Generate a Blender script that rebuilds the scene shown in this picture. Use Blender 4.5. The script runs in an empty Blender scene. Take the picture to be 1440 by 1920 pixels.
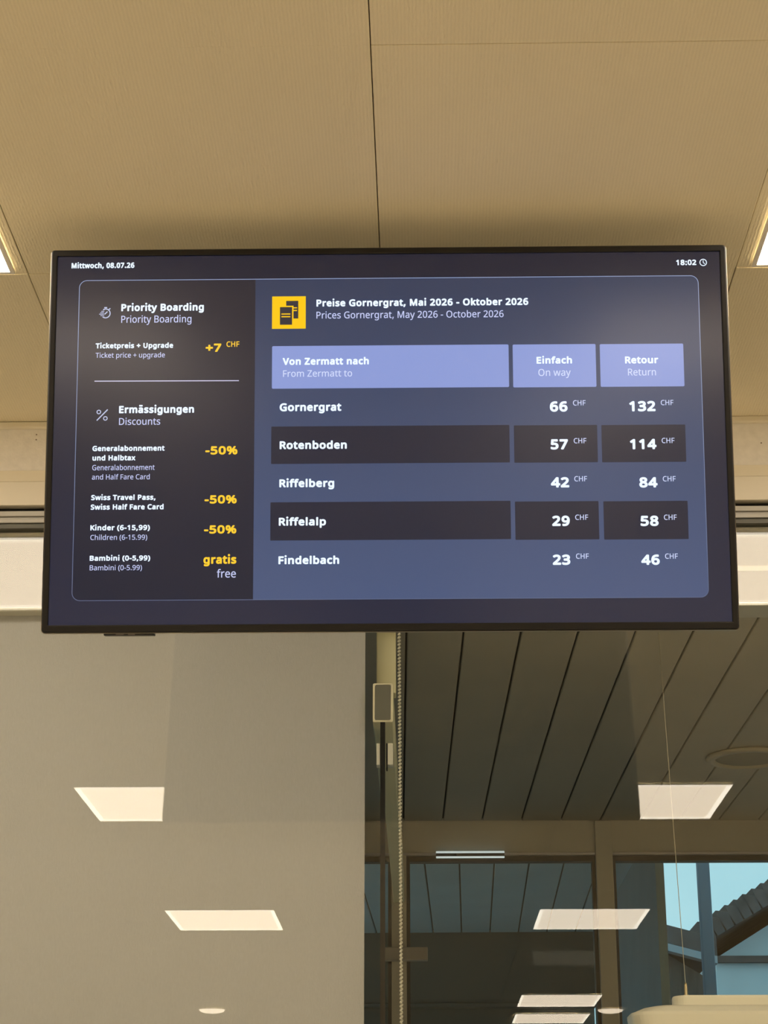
import bpy, bmesh, math, random
from mathutils import Vector, Matrix
random.seed(4)
C = bpy.context.scene.collection
S = bpy.context.scene
PI = math.pi

# ------------------------------------------------------------------ camera
EYE = Vector((0, 0, 1.6))
F_PX = 3550.0
PITCH, YAW = math.radians(20.849), math.radians(1.161)
cd = bpy.data.cameras.new('camera'); cam = bpy.data.objects.new('camera', cd); C.objects.link(cam)
cd.sensor_fit = 'HORIZONTAL'; cd.sensor_width = 36.0; cd.lens = 36.0*F_PX/1440.0
cd.clip_start = 0.05; cd.clip_end = 200
CAM_R = Matrix.Rotation(YAW, 3, 'Z') @ Matrix.Rotation(PI/2+PITCH, 3, 'X')
cam.matrix_world = Matrix.Translation(EYE) @ CAM_R.to_4x4()
S.camera = cam

# ------------------------------------------------------------------ world, exposure
w = bpy.data.worlds.new('evening_sky'); S.world = w; w.use_nodes = True
nt = w.node_tree; bg = nt.nodes['Background']
tc = nt.nodes.new('ShaderNodeTexCoord'); nz = nt.nodes.new('ShaderNodeTexNoise'); rp = nt.nodes.new('ShaderNodeValToRGB')
nz.inputs['Scale'].default_value = 5.0; nz.inputs['Detail'].default_value = 4
rp.color_ramp.elements[0].position = .35; rp.color_ramp.elements[0].color = (.40, .70, .82, 1)
rp.color_ramp.elements[1].position = .65; rp.color_ramp.elements[1].color = (.56, .84, .93, 1)
nt.links.new(tc.outputs['Generated'], nz.inputs['Vector']); nt.links.new(nz.outputs['Fac'], rp.inputs['Fac'])
nt.links.new(rp.outputs['Color'], bg.inputs['Color']); bg.inputs['Strength'].default_value = 1.0
S.view_settings.view_transform = 'Standard'; S.view_settings.look = 'None'
S.view_settings.exposure = 0.0; S.view_settings.gamma = 1.0; S.view_settings.use_curve_mapping = False
S.cycles.max_bounces = 14; S.cycles.diffuse_bounces = 6; S.cycles.glossy_bounces = 5
S.cycles.transparent_max_bounces = 24; S.cycles.transmission_bounces = 8
LAMP = (11.0, 9.1, 7.0)          # radiance of the warm ceiling panels

# ------------------------------------------------------------------ helpers
def lin(r, g, b):
    f = lambda c: (c/255/12.92) if c <= 10.3 else ((c/255+.055)/1.055)**2.4
    return (f(r), f(g), f(b))

def ray(px, py):
    return CAM_R @ Vector(((px-720)/F_PX, (960-py)/F_PX, -1.0))
def on_y(px, py, y):
    r = ray(px, py); return EYE + r*(y/r.y)

def mat(name, col, rough=.6, metal=0.0, noise=0.0, nscale=20.0, bump=0.0, bscale=200.0, spec=.5, stretch=None):
    m = bpy.data.materials.new(name); m.use_nodes = True
    n = m.node_tree.nodes; l = m.node_tree.links; p = n['Principled BSDF']
    p.inputs['Base Color'].default_value = (*col, 1); p.inputs['Roughness'].default_value = rough
    p.inputs['Metallic'].default_value = metal; p.inputs['Specular IOR Level'].default_value = spec
    tcn = n.new('ShaderNodeTexCoord'); src = tcn.outputs['Object']
    if stretch:
        mp = n.new('ShaderNodeMapping'); mp.inputs['Scale'].default_value = stretch
        l.new(src, mp.inputs['Vector']); src = mp.outputs['Vector']
    if noise:
        t = n.new('ShaderNodeTexNoise'); t.inputs['Scale'].default_value = nscale; t.inputs['Detail'].default_value = 5
        l.new(src, t.inputs['Vector'])
        r = n.new('ShaderNodeValToRGB')
        r.color_ramp.elements[0].position = .3; r.color_ramp.elements[1].position = .7
        r.color_ramp.elements[0].color = (*[c*(1-noise) for c in col], 1)
        r.color_ramp.elements[1].color = (*[min(1, c*(1+noise)) for c in col], 1)
        l.new(t.outputs['Fac'], r.inputs['Fac']); l.new(r.outputs['Color'], p.inputs['Base Color'])
    if bump:
        t2 = n.new('ShaderNodeTexNoise'); t2.inputs['Scale'].default_value = bscale; t2.inputs['Detail'].default_value = 3
        l.new(src, t2.inputs['Vector'])
        b = n.new('ShaderNodeBump'); b.inputs['Strength'].default_value = bump; b.inputs['Distance'].default_value = .002
        l.new(t2.outputs['Fac'], b.inputs['Height']); l.new(b.outputs['Normal'], p.inputs['Normal'])
    return m

def glow(name, col, strength=1.0):
    m = bpy.data.materials.new(name); m.use_nodes = True
    p = m.node_tree.nodes['Principled BSDF']
    p.inputs['Base Color'].default_value = (.8, .8, .78, 1); p.inputs['Roughness'].default_value = .5
    p.inputs['Emission Color'].default_value = (*col, 1); p.inputs['Emission Strength'].default_value = strength
    return m

def glass(name, tint, r0, rough=0.0):
    m = bpy.data.materials.new(name); m.use_nodes = True
    n = m.node_tree.nodes; l = m.node_tree.links; n.clear()
    out = n.new('ShaderNodeOutputMaterial'); mx = n.new('ShaderNodeMixShader')
    tr = n.new('ShaderNodeBsdfTransparent'); tr.inputs['Color'].default_value = (*tint, 1)
    gl = n.new('ShaderNodeBsdfGlossy'); gl.inputs['Roughness'].default_value = rough; gl.inputs['Color'].default_value = (1, 1, 1, 1)
    ge = n.new('ShaderNodeNewGeometry'); dt = n.new('ShaderNodeVectorMath'); dt.operation = 'DOT_PRODUCT'
    l.new(ge.outputs['Normal'], dt.inputs[0]); l.new(ge.outputs['Incoming'], dt.inputs[1])
    ab = n.new('ShaderNodeMath'); ab.operation = 'ABSOLUTE'; l.new(dt.outputs['Value'], ab.inputs[0])
    on = n.new('ShaderNodeMath'); on.operation = 'SUBTRACT'; on.inputs[0].default_value = 1; l.new(ab.outputs[0], on.inputs[1])
    pw = n.new('ShaderNodeMath'); pw.operation = 'POWER'; pw.inputs[1].default_value = 5; l.new(on.outputs[0], pw.inputs[0])
    ma = n.new('ShaderNodeMath'); ma.operation = 'MULTIPLY_ADD'; ma.inputs[1].default_value = 1-r0; ma.inputs[2].default_value = r0
    l.new(pw.outputs[0], ma.inputs[0])
    l.new(ma.outputs[0], mx.inputs[0]); l.new(tr.outputs[0], mx.inputs[1]); l.new(gl.outputs[0], mx.inputs[2])
    l.new(mx.outputs[0], out.inputs['Surface'])
    return m

def box(bm, x0, x1, y0, y1, z0, z1, bevel=0.0, seg=2):
    vs = [bm.verts.new((x, y, z)) for z in (z0, z1) for y in (y0, y1) for x in (x0, x1)]
    fs = [bm.faces.new([vs[i] for i in q]) for q in ((0,2,3,1), (4,5,7,6), (0,1,5,4), (2,6,7,3), (0,4,6,2), (1,3,7,5))]
    if bevel:
        es = list({e for f in fs for e in f.edges})
        bmesh.ops.bevel(bm, geom=es, offset=bevel, segments=seg, affect='EDGES', profile=.5)
    return vs

def cyl(bm, c, r, h, axis='Z', seg=32, r2=None, bevel=0.0):
    M = Matrix.Translation(Vector(c))
    if axis == 'X': M = M @ Matrix.Rotation(PI/2, 4, 'Y')
    if axis == 'Y': M = M @ Matrix.Rotation(PI/2, 4, 'X')
    bmesh.ops.create_cone(bm, cap_ends=True, segments=seg, radius1=r, radius2=r if r2 is None else r2, depth=h, matrix=M)

def tube(bm, pts, r, seg=10):
    pts = [Vector(p) for p in pts]; rings = []
    for i, p in enumerate(pts):
        d = (pts[min(i+1, len(pts)-1)]-pts[max(i-1, 0)]).normalized()
        a = d.orthogonal().normalized(); b = d.cross(a)
        rings.append([bm.verts.new(p+a*r*math.cos(2*PI*k/seg)+b*r*math.sin(2*PI*k/seg)) for k in range(seg)])
    for i in range(len(rings)-1):
        for k in range(seg):
            bm.faces.new((rings[i][k], rings[i][(k+1) % seg], rings[i+1][(k+1) % seg], rings[i+1][k]))
    bm.faces.new(rings[0][::-1]); bm.faces.new(rings[-1])

def lathe(bm, c, prof, seg=48):                     # profile of (radius, z)
    rings = []
    for r, z in prof:
        rings.append([bm.verts.new((c[0]+r*math.cos(2*PI*k/seg), c[1]+r*math.sin(2*PI*k/seg), c[2]+z)) for k in range(seg)])
    for i in range(len(rings)-1):
        for k in range(seg):
            bm.faces.new((rings[i][k], rings[i][(k+1) % seg], rings[i+1][(k+1) % seg], rings[i+1][k]))
    return rings

def extrude_profile(bm, prof, x0, x1):              # closed (y, z) outline swept along x
    a = [bm.verts.new((x0, y, z)) for y, z in prof]; b = [bm.verts.new((x1, y, z)) for y, z in prof]
    n = len(prof)
    for i in range(n): bm.faces.new((a[i], a[(i+1) % n], b[(i+1) % n], b[i]))
    bm.faces.new(a[::-1]); bm.faces.new(b)

def obj(name, bm, m, parent=None, smooth=False):
    bmesh.ops.recalc_face_normals(bm, faces=bm.faces[:])
    me = bpy.data.meshes.new(name); bm.to_mesh(me); bm.free(); me.materials.append(m)
    if smooth:
        for p in me.polygons: p.use_smooth = True
    o = bpy.data.objects.new(name, me); C.objects.link(o)
    if parent: o.parent = parent
    return o

def B(): return bmesh.new()
def boxobj(name, dims, m, parent=None, bevel=0.0):
    bm = B(); box(bm, *dims, bevel=bevel); return obj(name, bm, m, parent)
def tag(o, label, cat, group=None):
    o['label'] = label; o['category'] = cat
    if group: o['group'] = group
    return o
def thing(name, label, cat, loc=(0, 0, 0), group=None):
    o = bpy.data.objects.new(name, None); C.objects.link(o); o.location = loc; o.empty_display_size = .1
    return tag(o, label, cat, group)
def struct(o):
    o['kind'] = 'structure'; return o

# ------------------------------------------------------------------ materials
M_tile = mat('ceiling_tile_fabric', (.82, .74, .535), .9, noise=.03, nscale=3, bump=.5, bscale=260, stretch=(1, .35, 1))
_n = M_tile.node_tree.nodes; _l = M_tile.node_tree.links
_t = _n.new('ShaderNodeTexCoord'); _w = _n.new('ShaderNodeTexWave'); _w.bands_direction = 'X'; _w.inputs['Scale'].default_value = 52
_w.inputs['Distortion'].default_value = .6; _w.inputs['Detail'].default_value = 1; _w.inputs['Detail Scale'].default_value = 2
_l.new(_t.outputs['Object'], _w.inputs['Vector'])
_b = next(q for q in _n if q.type == 'BUMP'); _p = _n['Principled BSDF']
_b2 = _n.new('ShaderNodeBump'); _b2.inputs['Strength'].default_value = .2; _b2.inputs['Distance'].default_value = .001
_l.new(_w.outputs['Fac'], _b2.inputs['Height']); _l.new(_b.outputs['Normal'], _b2.inputs['Normal']); _l.new(_b2.outputs['Normal'], _p.inputs['Normal'])
_m = _n.new('ShaderNodeMix'); _m.data_type = 'RGBA'; _m.blend_type = 'MULTIPLY'; _m.inputs[0].default_value = .05
_l.new(_p.inputs['Base Color'].links[0].from_socket, _m.inputs[6]); _l.new(_w.outputs['Fac'], _m.inputs[7]); _l.new(_m.outputs[2], _p.inputs['Base Color'])
M_void = mat('ceiling_void', (.10, .085, .06), .9)
M_plaster = mat('rough_plaster', (.90, .87, .80), .9, noise=.04, nscale=60, bump=.6, bscale=160)
M_yellow = mat('cream_paint', (.86, .80, .64), .7, noise=.03, nscale=8)
M_cream = mat('pale_cream_paint', (.88, .83, .70), .55, noise=.02, nscale=5)
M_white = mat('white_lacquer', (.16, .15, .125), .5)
M_lip = mat('bright_line_tone', (.55, .53, .46), .4)  # lighter tone puts the bright lines in the glass into the colour
M_alu = mat('grey_aluminium', (.34, .33, .29), .4, metal=.35)
M_aludark = mat('dark_aluminium', (.10, .10, .085), .45, metal=.3)
M_black = mat('black_rubber_and_gap', (.006, .006, .006), .7)
M_blind = mat('grey_blind_fabric', (.535, .54, .565), .95, noise=.03, nscale=350, bump=.3, bscale=700, stretch=(1, 1, .3))
M_chain = mat('white_beads', (.75, .72, .62), .4)
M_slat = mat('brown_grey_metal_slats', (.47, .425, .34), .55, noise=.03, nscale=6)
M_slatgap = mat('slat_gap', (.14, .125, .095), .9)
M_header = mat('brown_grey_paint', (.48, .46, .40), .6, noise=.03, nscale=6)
M_frame = mat('anthracite_frame', (.012, .013, .015), .45)
M_trimlav = mat('pale_metal_trim', (.55, .53, .56), .35, metal=.5)
M_tubem = mat('cream_tube', (.84, .80, .55), .5)
M_tubeend = mat('grey_tube_end', (.19, .19, .165), .6)
M_clamp = mat('offwhite_clamp', (.72, .72, .66), .45)
M_floor = mat('beige_stone_floor', (.74, .70, .62), .45, noise=.06, nscale=8)
M_hallwall = mat('beige_wall_paint', (.86, .82, .74), .8, noise=.02, nscale=4)
M_door = mat('dark_door', (.03, .03, .035), .4)
M_lampframe = mat('white_lamp_frame', (.85, .82, .75), .4)
M_bezel = mat('black_satin_plastic', (.009, .0085, .0085), .42, spec=.35, bump=.12, bscale=900)
M_back = mat('black_plastic', (.018, .018, .02), .5)
M_pend = mat('cream_lamp_housing', (.92, .885, .76), .45)
M_brass = mat('brass_grip', (.60, .50, .30), .35, metal=.6)
M_cable = mat('steel_cable', (.50, .46, .36), .4, metal=.4)
M_speak = mat('speaker_mesh', (.33, .30, .24), .7, bump=.6, bscale=500)
M_speakrim = mat('speaker_rim', (.48, .44, .35), .5)
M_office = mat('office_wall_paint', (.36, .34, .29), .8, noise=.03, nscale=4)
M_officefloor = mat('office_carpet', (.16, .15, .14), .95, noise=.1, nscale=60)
M_glass = glass('clear_glass', (.965, .975, .955), .034)
M_partglass = glass('partition_glass', (.95, .97, .96), .02)
M_farglass = glass('blue_tinted_glass', (.90, .97, .985), .0015)
M_panel = glow('warm_lamp_diffuser', LAMP, .95)
M_edge = glow('added_bright_border', (11.5, 10.2, 8.3), 1.2)
M_down = glow('warm_downlight_diffuser', LAMP, .9)
M_led = glow('pale_strip_glow', (.50, .60, .62), .9)
M_porch = mat('porch_slats', (.62, .70, .73), .7, noise=.04, nscale=5)
M_porchwall = mat('porch_boards', (.36, .40, .42), .8, noise=.05, nscale=5)
M_beamg = mat('porch_beam', (.12, .125, .11), .8)
M_postb = mat('blue_grey_post', (.13, .19, .25), .7)
M_roof = mat('weathered_roof_tiles', (.10, .085, .085), .9, noise=.35, nscale=6, bump=.8, bscale=20)
M_eave = mat('grey_fascia_board', (.32, .35, .38), .8)
M_house = mat('white_render', (.66, .70, .72), .9, noise=.04, nscale=3)
M_barn = mat('dark_timber_boards', (.09, .07, .06), .9, noise=.3, nscale=5, stretch=(8, 8, 1))
M_asphalt = mat('asphalt', (.12, .12, .12), .95, noise=.2, nscale=30)

# ------------------------------------------------------------------ measures (metres, z above floor)
G = 4.03                      # hall side of the glazed front
HC = 3.363                    # hall ceiling
HS = 2.929                    # slatted office ceiling
YF = 6.50                     # far office wall
XL, XR, YB = -2.6, 2.6, -11.0
HL, HR = -4.4, 4.4            # side walls of the hall

# ------------------------------------------------------------------ setting: hall
struct(boxobj('floor', (HL-.1, HR+.1, YB-.1, G+.02, -.1, 0), M_floor))
bm = B()
px, py = .694, .755
xs = [-.073+px*k for k in range(-8, 8)]; ys = [2.5455+py*k for k in range(-19, 4)]
for i in range(len(xs)-1):
    for j in range(len(ys)-1):
        a, b = max(xs[i], HL), min(xs[i+1], HR); c, d = max(ys[j], YB), min(ys[j+1], G)
        if b-a < .02 or d-c < .02: continue
        dz = random.uniform(-.0012, .0012)
        box(bm, a+.0009, b-.0009, c+.0003, d-.0003, HC+dz, HC+.02, bevel=.0006, seg=1)
ceil_o = struct(obj('ceiling', bm, M_tile))
bm = B(); box(bm, HL-.1, HR+.1, YB-.1, G+.1, HC+.0205, HC+.08); o = obj('ceiling_backing', bm, M_void, ceil_o)
struct(boxobj('wall_left', (HL-.1, HL, YB-.1, G, 0, HC+.02), M_hallwall))
struct(boxobj('wall_right', (HR, HR+.1, YB-.1, G, 0, HC+.02), M_hallwall))
struct(boxobj('wall_back', (HL-.1, HR+.1, YB-.1, YB, 0, HC+.02), M_hallwall))
d = struct(boxobj('added_door', (-.55, .55, YB, YB+.05, 0, 2.2), M_door, bevel=.004))  # unseen dark door, added to darken the middle of the screen's reflection
bm = B(); tube(bm, [(.42, YB+.05, 1.05), (.42, YB+.1, 1.05), (.32, YB+.1, 1.05)], .009); obj('door_handle', bm, M_alu, d)

# front wall above the glazing: plaster, painted strips, edge trim
bm = B(); box(bm, HL, HR, G, G+.10, 3.244, 3.347)
box(bm, HL, XL-.002, G, G+.10, 0, 3.1555); box(bm, XR+.002, HR, G, G+.10, 0, 3.1555); obj_w = struct(obj('wall_front', bm, M_plaster))
bm = B()
for k in range(46):                                             # small dark discs marking pits in the plaster
    x = random.uniform(-1.6, 1.6); z = random.uniform(3.25, 3.34); r = random.choice((.0008, .0012, .0018))
    cyl(bm, (x, G-.0002, z), r, .0008, 'Y', 8)
obj('plaster_pits', bm, mat('dark_pit', (.28, .23, .17), .9), obj_w)
bm = B(); box(bm, HL, HR, G-.012, G+.05, 3.3475, HC-.0015, bevel=.002); struct(obj('trim_1', bm, M_yellow))
bm = B(); box(bm, HL, HR, G-.002, G+.10, 3.2155, 3.2435, bevel=.001); struct(obj('trim_2', bm, M_yellow))
bm = B(); box(bm, HL, HR, G-.004, G+.10, 3.157, 3.215, bevel=.0015); struct(obj('trim_3', bm, M_cream))

# glazed front: frame rail and pane
w1 = struct(thing('window_1', '', ''))
for k in ('label', 'category'): del w1[k]
bm = B()
extrude_profile(bm, [(G+.03, 3.142), (G-.004, 3.142), (G-.004, 3.1305), (G+.002, 3.1285), (G+.002, 3.126), (G-.002, 3.124),
                     (G-.002, 3.1150), (G+.004, 3.1135), (G+.03, 3.1135)], XL, XR)
obj('frame', bm, M_alu, w1)
bm = B(); extrude_profile(bm, [(G+.03, 3.1133), (G+.001, 3.1133), (G-.001, 3.111), (G-.001, 3.1015), (G+.03, 3.0995)], XL, XR)
obj('glazing_bead', bm, M_aludark, w1)
boxobj('shadow_gap', (XL, XR, G+.02, G+.06, 3.1422, 3.1568), M_black, w1)
boxobj('pane', (XL, XR, G, G+.008, .10, 3.1010), M_glass, w1)
boxobj('sill', (XL, XR, G-.03, G+.05, 0, .0998), M_alu, w1, bevel=.003)

# ------------------------------------------------------------------ setting: office behind the glass
YO = G+.04
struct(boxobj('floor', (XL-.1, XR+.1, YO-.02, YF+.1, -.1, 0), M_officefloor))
slat_rot = Matrix.Translation((0, G, 0)) @ Matrix.Rotation(math.radians(.8), 4, 'Z') @ Matrix.Translation((0, -G, 0))
bm = B()
PS = .1358
for k in range(-19, 19):
    x0 = .1054+PS*k
    box(bm, x0+.0024, x0+PS-.0024, YO+.03, YF-.015, HS, HS+.012, bevel=.003)
bmesh.ops.transform(bm, matrix=slat_rot, verts=bm.verts[:])
co = struct(obj('ceiling', bm, M_slat))
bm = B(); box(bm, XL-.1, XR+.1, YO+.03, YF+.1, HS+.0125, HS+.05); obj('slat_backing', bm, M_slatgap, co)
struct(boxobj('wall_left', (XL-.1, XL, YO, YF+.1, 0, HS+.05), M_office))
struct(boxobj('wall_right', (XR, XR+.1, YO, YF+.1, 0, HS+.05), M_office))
# bulkhead just behind the glass, right of the partition
bm = B()
box(bm, -.055, XR, G+.014, G+.10, 2.9188, 3.098, bevel=.0015)
t4 = struct(obj('trim_4', bm, M_white))
bm = B(); box(bm, -.055, XR, G+.0105, G+.0138, 2.991, 3.004, bevel=.001); obj('rib', bm, M_lip, t4)
bm = B(); box(bm, -.055, XR, G+.011, G+.10, 2.909, 2.9185, bevel=.002); obj('lip', bm, M_lip, t4)
# far wall: header, mullion, windows
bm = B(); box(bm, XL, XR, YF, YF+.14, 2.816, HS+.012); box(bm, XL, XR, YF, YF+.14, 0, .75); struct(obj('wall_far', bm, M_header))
bm = B(); box(bm, .5935, .6505, YF-.018, YF+.10, .75, HS-.002, bevel=.002); struct(obj('trim_5', bm, M_header))
bm = B(); box(bm, XL, XR, YF-.006, YF+.02, 2.8125, 2.8205, bevel=.001); struct(obj('trim_6', bm, M_trimlav))
def far_window(x0, x1):
    bm = B()
    box(bm, x0, x1, YF+.015, YF+.06, 2.794, 2.8122); box(bm, x0, x1, YF+.015, YF+.06, .75, .79)
    box(bm, x0, x0+.012, YF+.015, YF+.06, .79, 2.794); box(bm, x1-.012, x1, YF+.015, YF+.06, .79, 2.794)
    f = struct(obj('window', bm, M_frame))
    boxobj('pane', (x0+.012, x1-.012, YF+.03, YF+.04, .79, 2.794), M_farglass, f)
    return f
far_window(XL, -.105).name = 'window_2'; far_window(-.055, .5935).name = 'window_3'; far_window(.6505, XR).name = 'window_4'
bm = B(); box(bm, -.105, -.055, YF-.004, YF+.08, .75, 2.812, bevel=.002); struct(obj('trim_7', bm, M_header))

# ------------------------------------------------------------------ setting: outdoors beyond the far window
struct(boxobj('ground', (-30, 40, YF+.15, 60, -.3, -.15), M_asphalt))
bm = B()
for k in range(-14, 6):
    x0 = -.012+.136*k
    box(bm, x0+.003, x0+.133, YF+.16, 9.2, 2.945, 2.957, bevel=.003)
bmesh.ops.transform(bm, matrix=Matrix.Translation((0, YF, 0)) @ Matrix.Rotation(math.radians(-1.3), 4, 'Z') @ Matrix.Translation((0, -YF, 0)), verts=bm.verts[:])
pc = struct(obj('ceiling', bm, M_porch))
boxobj('slat_backing', (-2.2, .84, YF+.16, 9.3, 2.962, 3.0), M_slatgap, pc)
struct(boxobj('wall_porch', (.815, .845, YF+.16, 9.25, -.15, 2.94), M_porchwall))
bm = B()
box(bm, -2.2, .815, 9.22, 9.34, 2.62, 2.96); box(bm, -2.2, .815, 9.20, 9.34, 2.60, 2.615); box(bm, -2.2, .815, 9.30, 9.36, 2.42, 2.60)
box(bm, -2.2, .815, 9.25, 9.34, 2.30, 2.40)
struct(obj('trim_8', bm, M_beamg))
tag(boxobj('post', (1.10, 1.147, 7.6, 7.65, -.15, 3.4), M_postb, bevel=.004), 'blue grey upright post outside the far window, against the sky', 'post')
def house():
    t = thing('house', 'white rendered house with dark tiled gable roof outside at lower right', 'house', (6.0, 19, -.15))
    def loc(px, py, y): p = on_y(px, py, y); return (p.x-6.0, p.z+.15)
    y = 18.0
    ex, ez = loc(1326, 1768, y); rx, rz = loc(1560, 1624, y)
    wx, _ = loc(1352, 1800, y)
    bm = B()                                                    # gable wall
    pts = [(wx, 0), (2*rx-wx, 0), (2*rx-wx, ez-.15), (rx, rz-.15), (wx, ez-.1)]
    a = [bm.verts.new((x, .3-1, z)) for x, z in pts]; b = [bm.verts.new((x, 6.0, z)) for x, z in pts]
    for i in range(5): bm.faces.new((a[i], a[(i+1) % 5], b[(i+1) % 5], b[i]))
    bm.faces.new(a); bm.faces.new(b[::-1]); obj('wall', bm, M_house, t)
    for sgn in (-1, 1):
        bm = B()
        d = Vector((ex-rx, 0, ez-rz)); n = Vector((-d.z, 0, d.x)).normalized()
        if n.z < 0: n = -n
        L = 14
        for k in range(L):                                      # overlapping tile courses
            p0 = d*(k/L); p1 = d*((k+1.15)/L)
            c = [(p0.x, p0.z), (p1.x, p1.z), (p1.x+n.x*.16+0, p1.z+n.z*.22), (p0.x+n.x*.14, p0.z+n.z*.14)]
            A = [bm.verts.new((rx+sgn*-x if sgn > 0 else rx+x, -1.1, rz+z)) for x, z in c]
            Bv = [bm.verts.new((v.co.x, 6.3, v.co.z)) for v in A]
            for i in range(4): bm.faces.new((A[i], A[(i+1) % 4], Bv[(i+1) % 4], Bv[i]))
            bm.faces.new(A); bm.faces.new(Bv[::-1])
        obj('roof_slope', bm, M_roof, t)
    bx, bz = loc(1352, 1792, y)
    boxobj('ledge', (bx, bx+4, -.78, -.70, bz-.03, bz+.03), M_roof, t)
    return t
house()
def shed():
    t = thing('shed', 'dark timber shed with low pitched roof outside, left of the white house', 'shed', (3.0, 14, -.15))
    y = 14.0
    def loc(px, py): p = on_y(px, py, y); return (p.x-3.0, p.z+.15)
    l, lz = loc(1180, 1729); r, rz = loc(1345, 1792)
    bm = B(); pts = [(l+.1, 0), (r-.06, 0), (r-.06, rz-.14), (l+.1, lz-.10)]
    a = [bm.verts.new((x, .15, z)) for x, z in pts]; b = [bm.verts.new((x, 2.5, z)) for x, z in pts]
    for i in range(4): bm.faces.new((a[i], a[(i+1) % 4], b[(i+1) % 4], b[i]))
    bm.faces.new(a); bm.faces.new(b[::-1]); obj('wall', bm, M_barn, t)
    def slab(name, h0, h1, y0, y1, m):
        bm = B()
        A = [bm.verts.new((x, y0, z)) for x, z in ((l-.3, lz+h0), (r, rz+h0), (r, rz+h1), (l-.3, lz+h1))]
        Bv = [bm.verts.new((v.co.x, y1, v.co.z)) for v in A]
        for i in range(4): bm.faces.new((A[i], A[(i+1) % 4], Bv[(i+1) % 4], Bv[i]))
        bm.faces.new(A); bm.faces.new(Bv[::-1]); obj(name, bm, m, t)
    slab('roof', 0, .13, 0, 2.8, M_roof); slab('fascia_board', -.055, -.002, 0, .12, M_eave)
shed()

# ------------------------------------------------------------------ television
T0 = Vector((-.05527, 3.13523, 1.6+1.34117))                    # centre of the picture
N = Vector((.00510, -.98149, -.19142)).normalized()
U = Vector((.99999, 0, 0)); U = (U-N*U.dot(N)).normalized(); V = N.cross(U)
tv = thing('television', 'large black flat screen under the ceiling showing a ticket price table', 'television')
RT = Matrix((U, -N, V)).transposed().to_4x4()                   # local x right, y into the wall, z up
tv.matrix_world = Matrix.Translation(T0) @ RT
TW, TH = 1.210, .6788
def P(px, py):                                                  # picture point on the screen, in screen metres
    r = ray(px, py); t = (T0-EYE).dot(N)/r.dot(N); q = EYE+r*t-T0
    return q.dot(U), q.dot(V)

def rounded(x0, x1, z0, z1, r, seg=6):
    pts = []
    for cx, cz, a0 in ((x1-r, z1-r, 0), (x0+r, z1-r, 90), (x0+r, z0+r, 180), (x1-r, z0+r, 270)):
        for k in range(seg+1):
            a = math.radians(a0+90*k/seg); pts.append((cx+r*math.cos(a), cz+r*math.sin(a)))
    return pts
# bezel: ring swept through a small profile
hw, hh = TW/2, TH/2
bm = B()
prof = [(.0000, .0010, 1), (.0006, -.0030, 1), (.0022, -.0036, 1), (.0095, -.0036, 1), (.0112, -.0026, 1), (.0118, .0000, 1), (.0118, .0120, 1), (0, .0120, 1)]
rings = []
for off, y, _ in prof:
    e = .0035*off/.0118
    rings.append([bm.verts.new((x, y, z)) for x, z in rounded(-hw-off, hw+off, -hh-off-e*.5, hh+off, .0008+off*.45, 5)])
n = len(rings[0])
for i in range(len(rings)):
    a, b = rings[i], rings[(i+1) % len(rings)]
    for k in range(n): bm.faces.new((a[k], a[(k+1) % n], b[(k+1) % n], b[k]))
bez = obj('bezel', bm, M_bezel, tv)
bm = B()
rings = [[bm.verts.new((x, y, z)) for x, z in rounded(-hw-o, hw+o, -hh-o-.0018, hh+o, .0008+o*.45, 5)] for o, y in ((.0119, .0012), (.0126, .0006), (.0131, .0012), (.0131, .0118), (.0119, .0118))]
for i in range(5):
    a, b = rings[i], rings[(i+1) % 5]
    for k in range(n): bm.faces.new((a[k], a[(k+1) % n], b[(k+1) % n], b[k]))
obj('rim', bm, mat('brushed_rim', (.42, .38, .31), .3, metal=.9), tv)
bm = B()
rings = [[bm.verts.new((x, y, z)) for x, z in rounded(-hw-o, hw+o, -hh-o-.001, hh+o, .006, 5)] for o, y in ((.0108, .0121), (.0108, .030), (.004, .040), (-.10, .046))]
for i in range(3):
    for k in range(n): bm.faces.new((rings[i][k], rings[i][(k+1) % n], rings[i+1][(k+1) % n], rings[i+1][k]))
bm.faces.new(rings[0]); bm.faces.new(rings[-1])
back = obj('back_cover', bm, M_back, tv)
x0, z0 = P(193, 1180); x1, z1 = P(288, 1180)
bm = B(); box(bm, x0, x1, .008, .026, -hh-.0178, -hh-.0122, bevel=.001)
cp = obj('control_panel', bm, M_back, tv)
for a, b in ((216, 231), (239, 252)):
    xa, _ = P(a, 1180); xb, _ = P(b, 1180)
    bm = B(); box(bm, xa, xb, .0065, .0079, -hh-.0170, -hh-.0140, bevel=.0005); obj('button', bm, mat('grey_button', (.16, .15, .14), .35), cp)
# ceiling mount behind the screen
bm = B()
box(bm, -.22, .22, .0462, .0505, -.12, .12)
mnt = obj('wall_plate', bm, M_back, tv)
mi = tv.matrix_world.inverted()
for sx in (-.15, .15):
    bm = B(); top = mi @ Vector((T0.x+sx, T0.y+.16, HC-.003)); tube(bm, [(sx, .053, .05), (top.x, top.y, top.z)], .014, 14)
    obj('mount_arm', bm, M_back, tv)
bm = B()
q = mi @ Vector((T0.x, T0.y+.16, HC-.005)); mm = mi.to_3x3().to_4x4()
box(bm, -.2, .2, -.04, .04, -.003, .003); bmesh.ops.transform(bm, matrix=Matrix.Translation(q) @ mm, verts=bm.verts[:])
obj('ceiling_plate', bm, M_back, tv)

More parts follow.
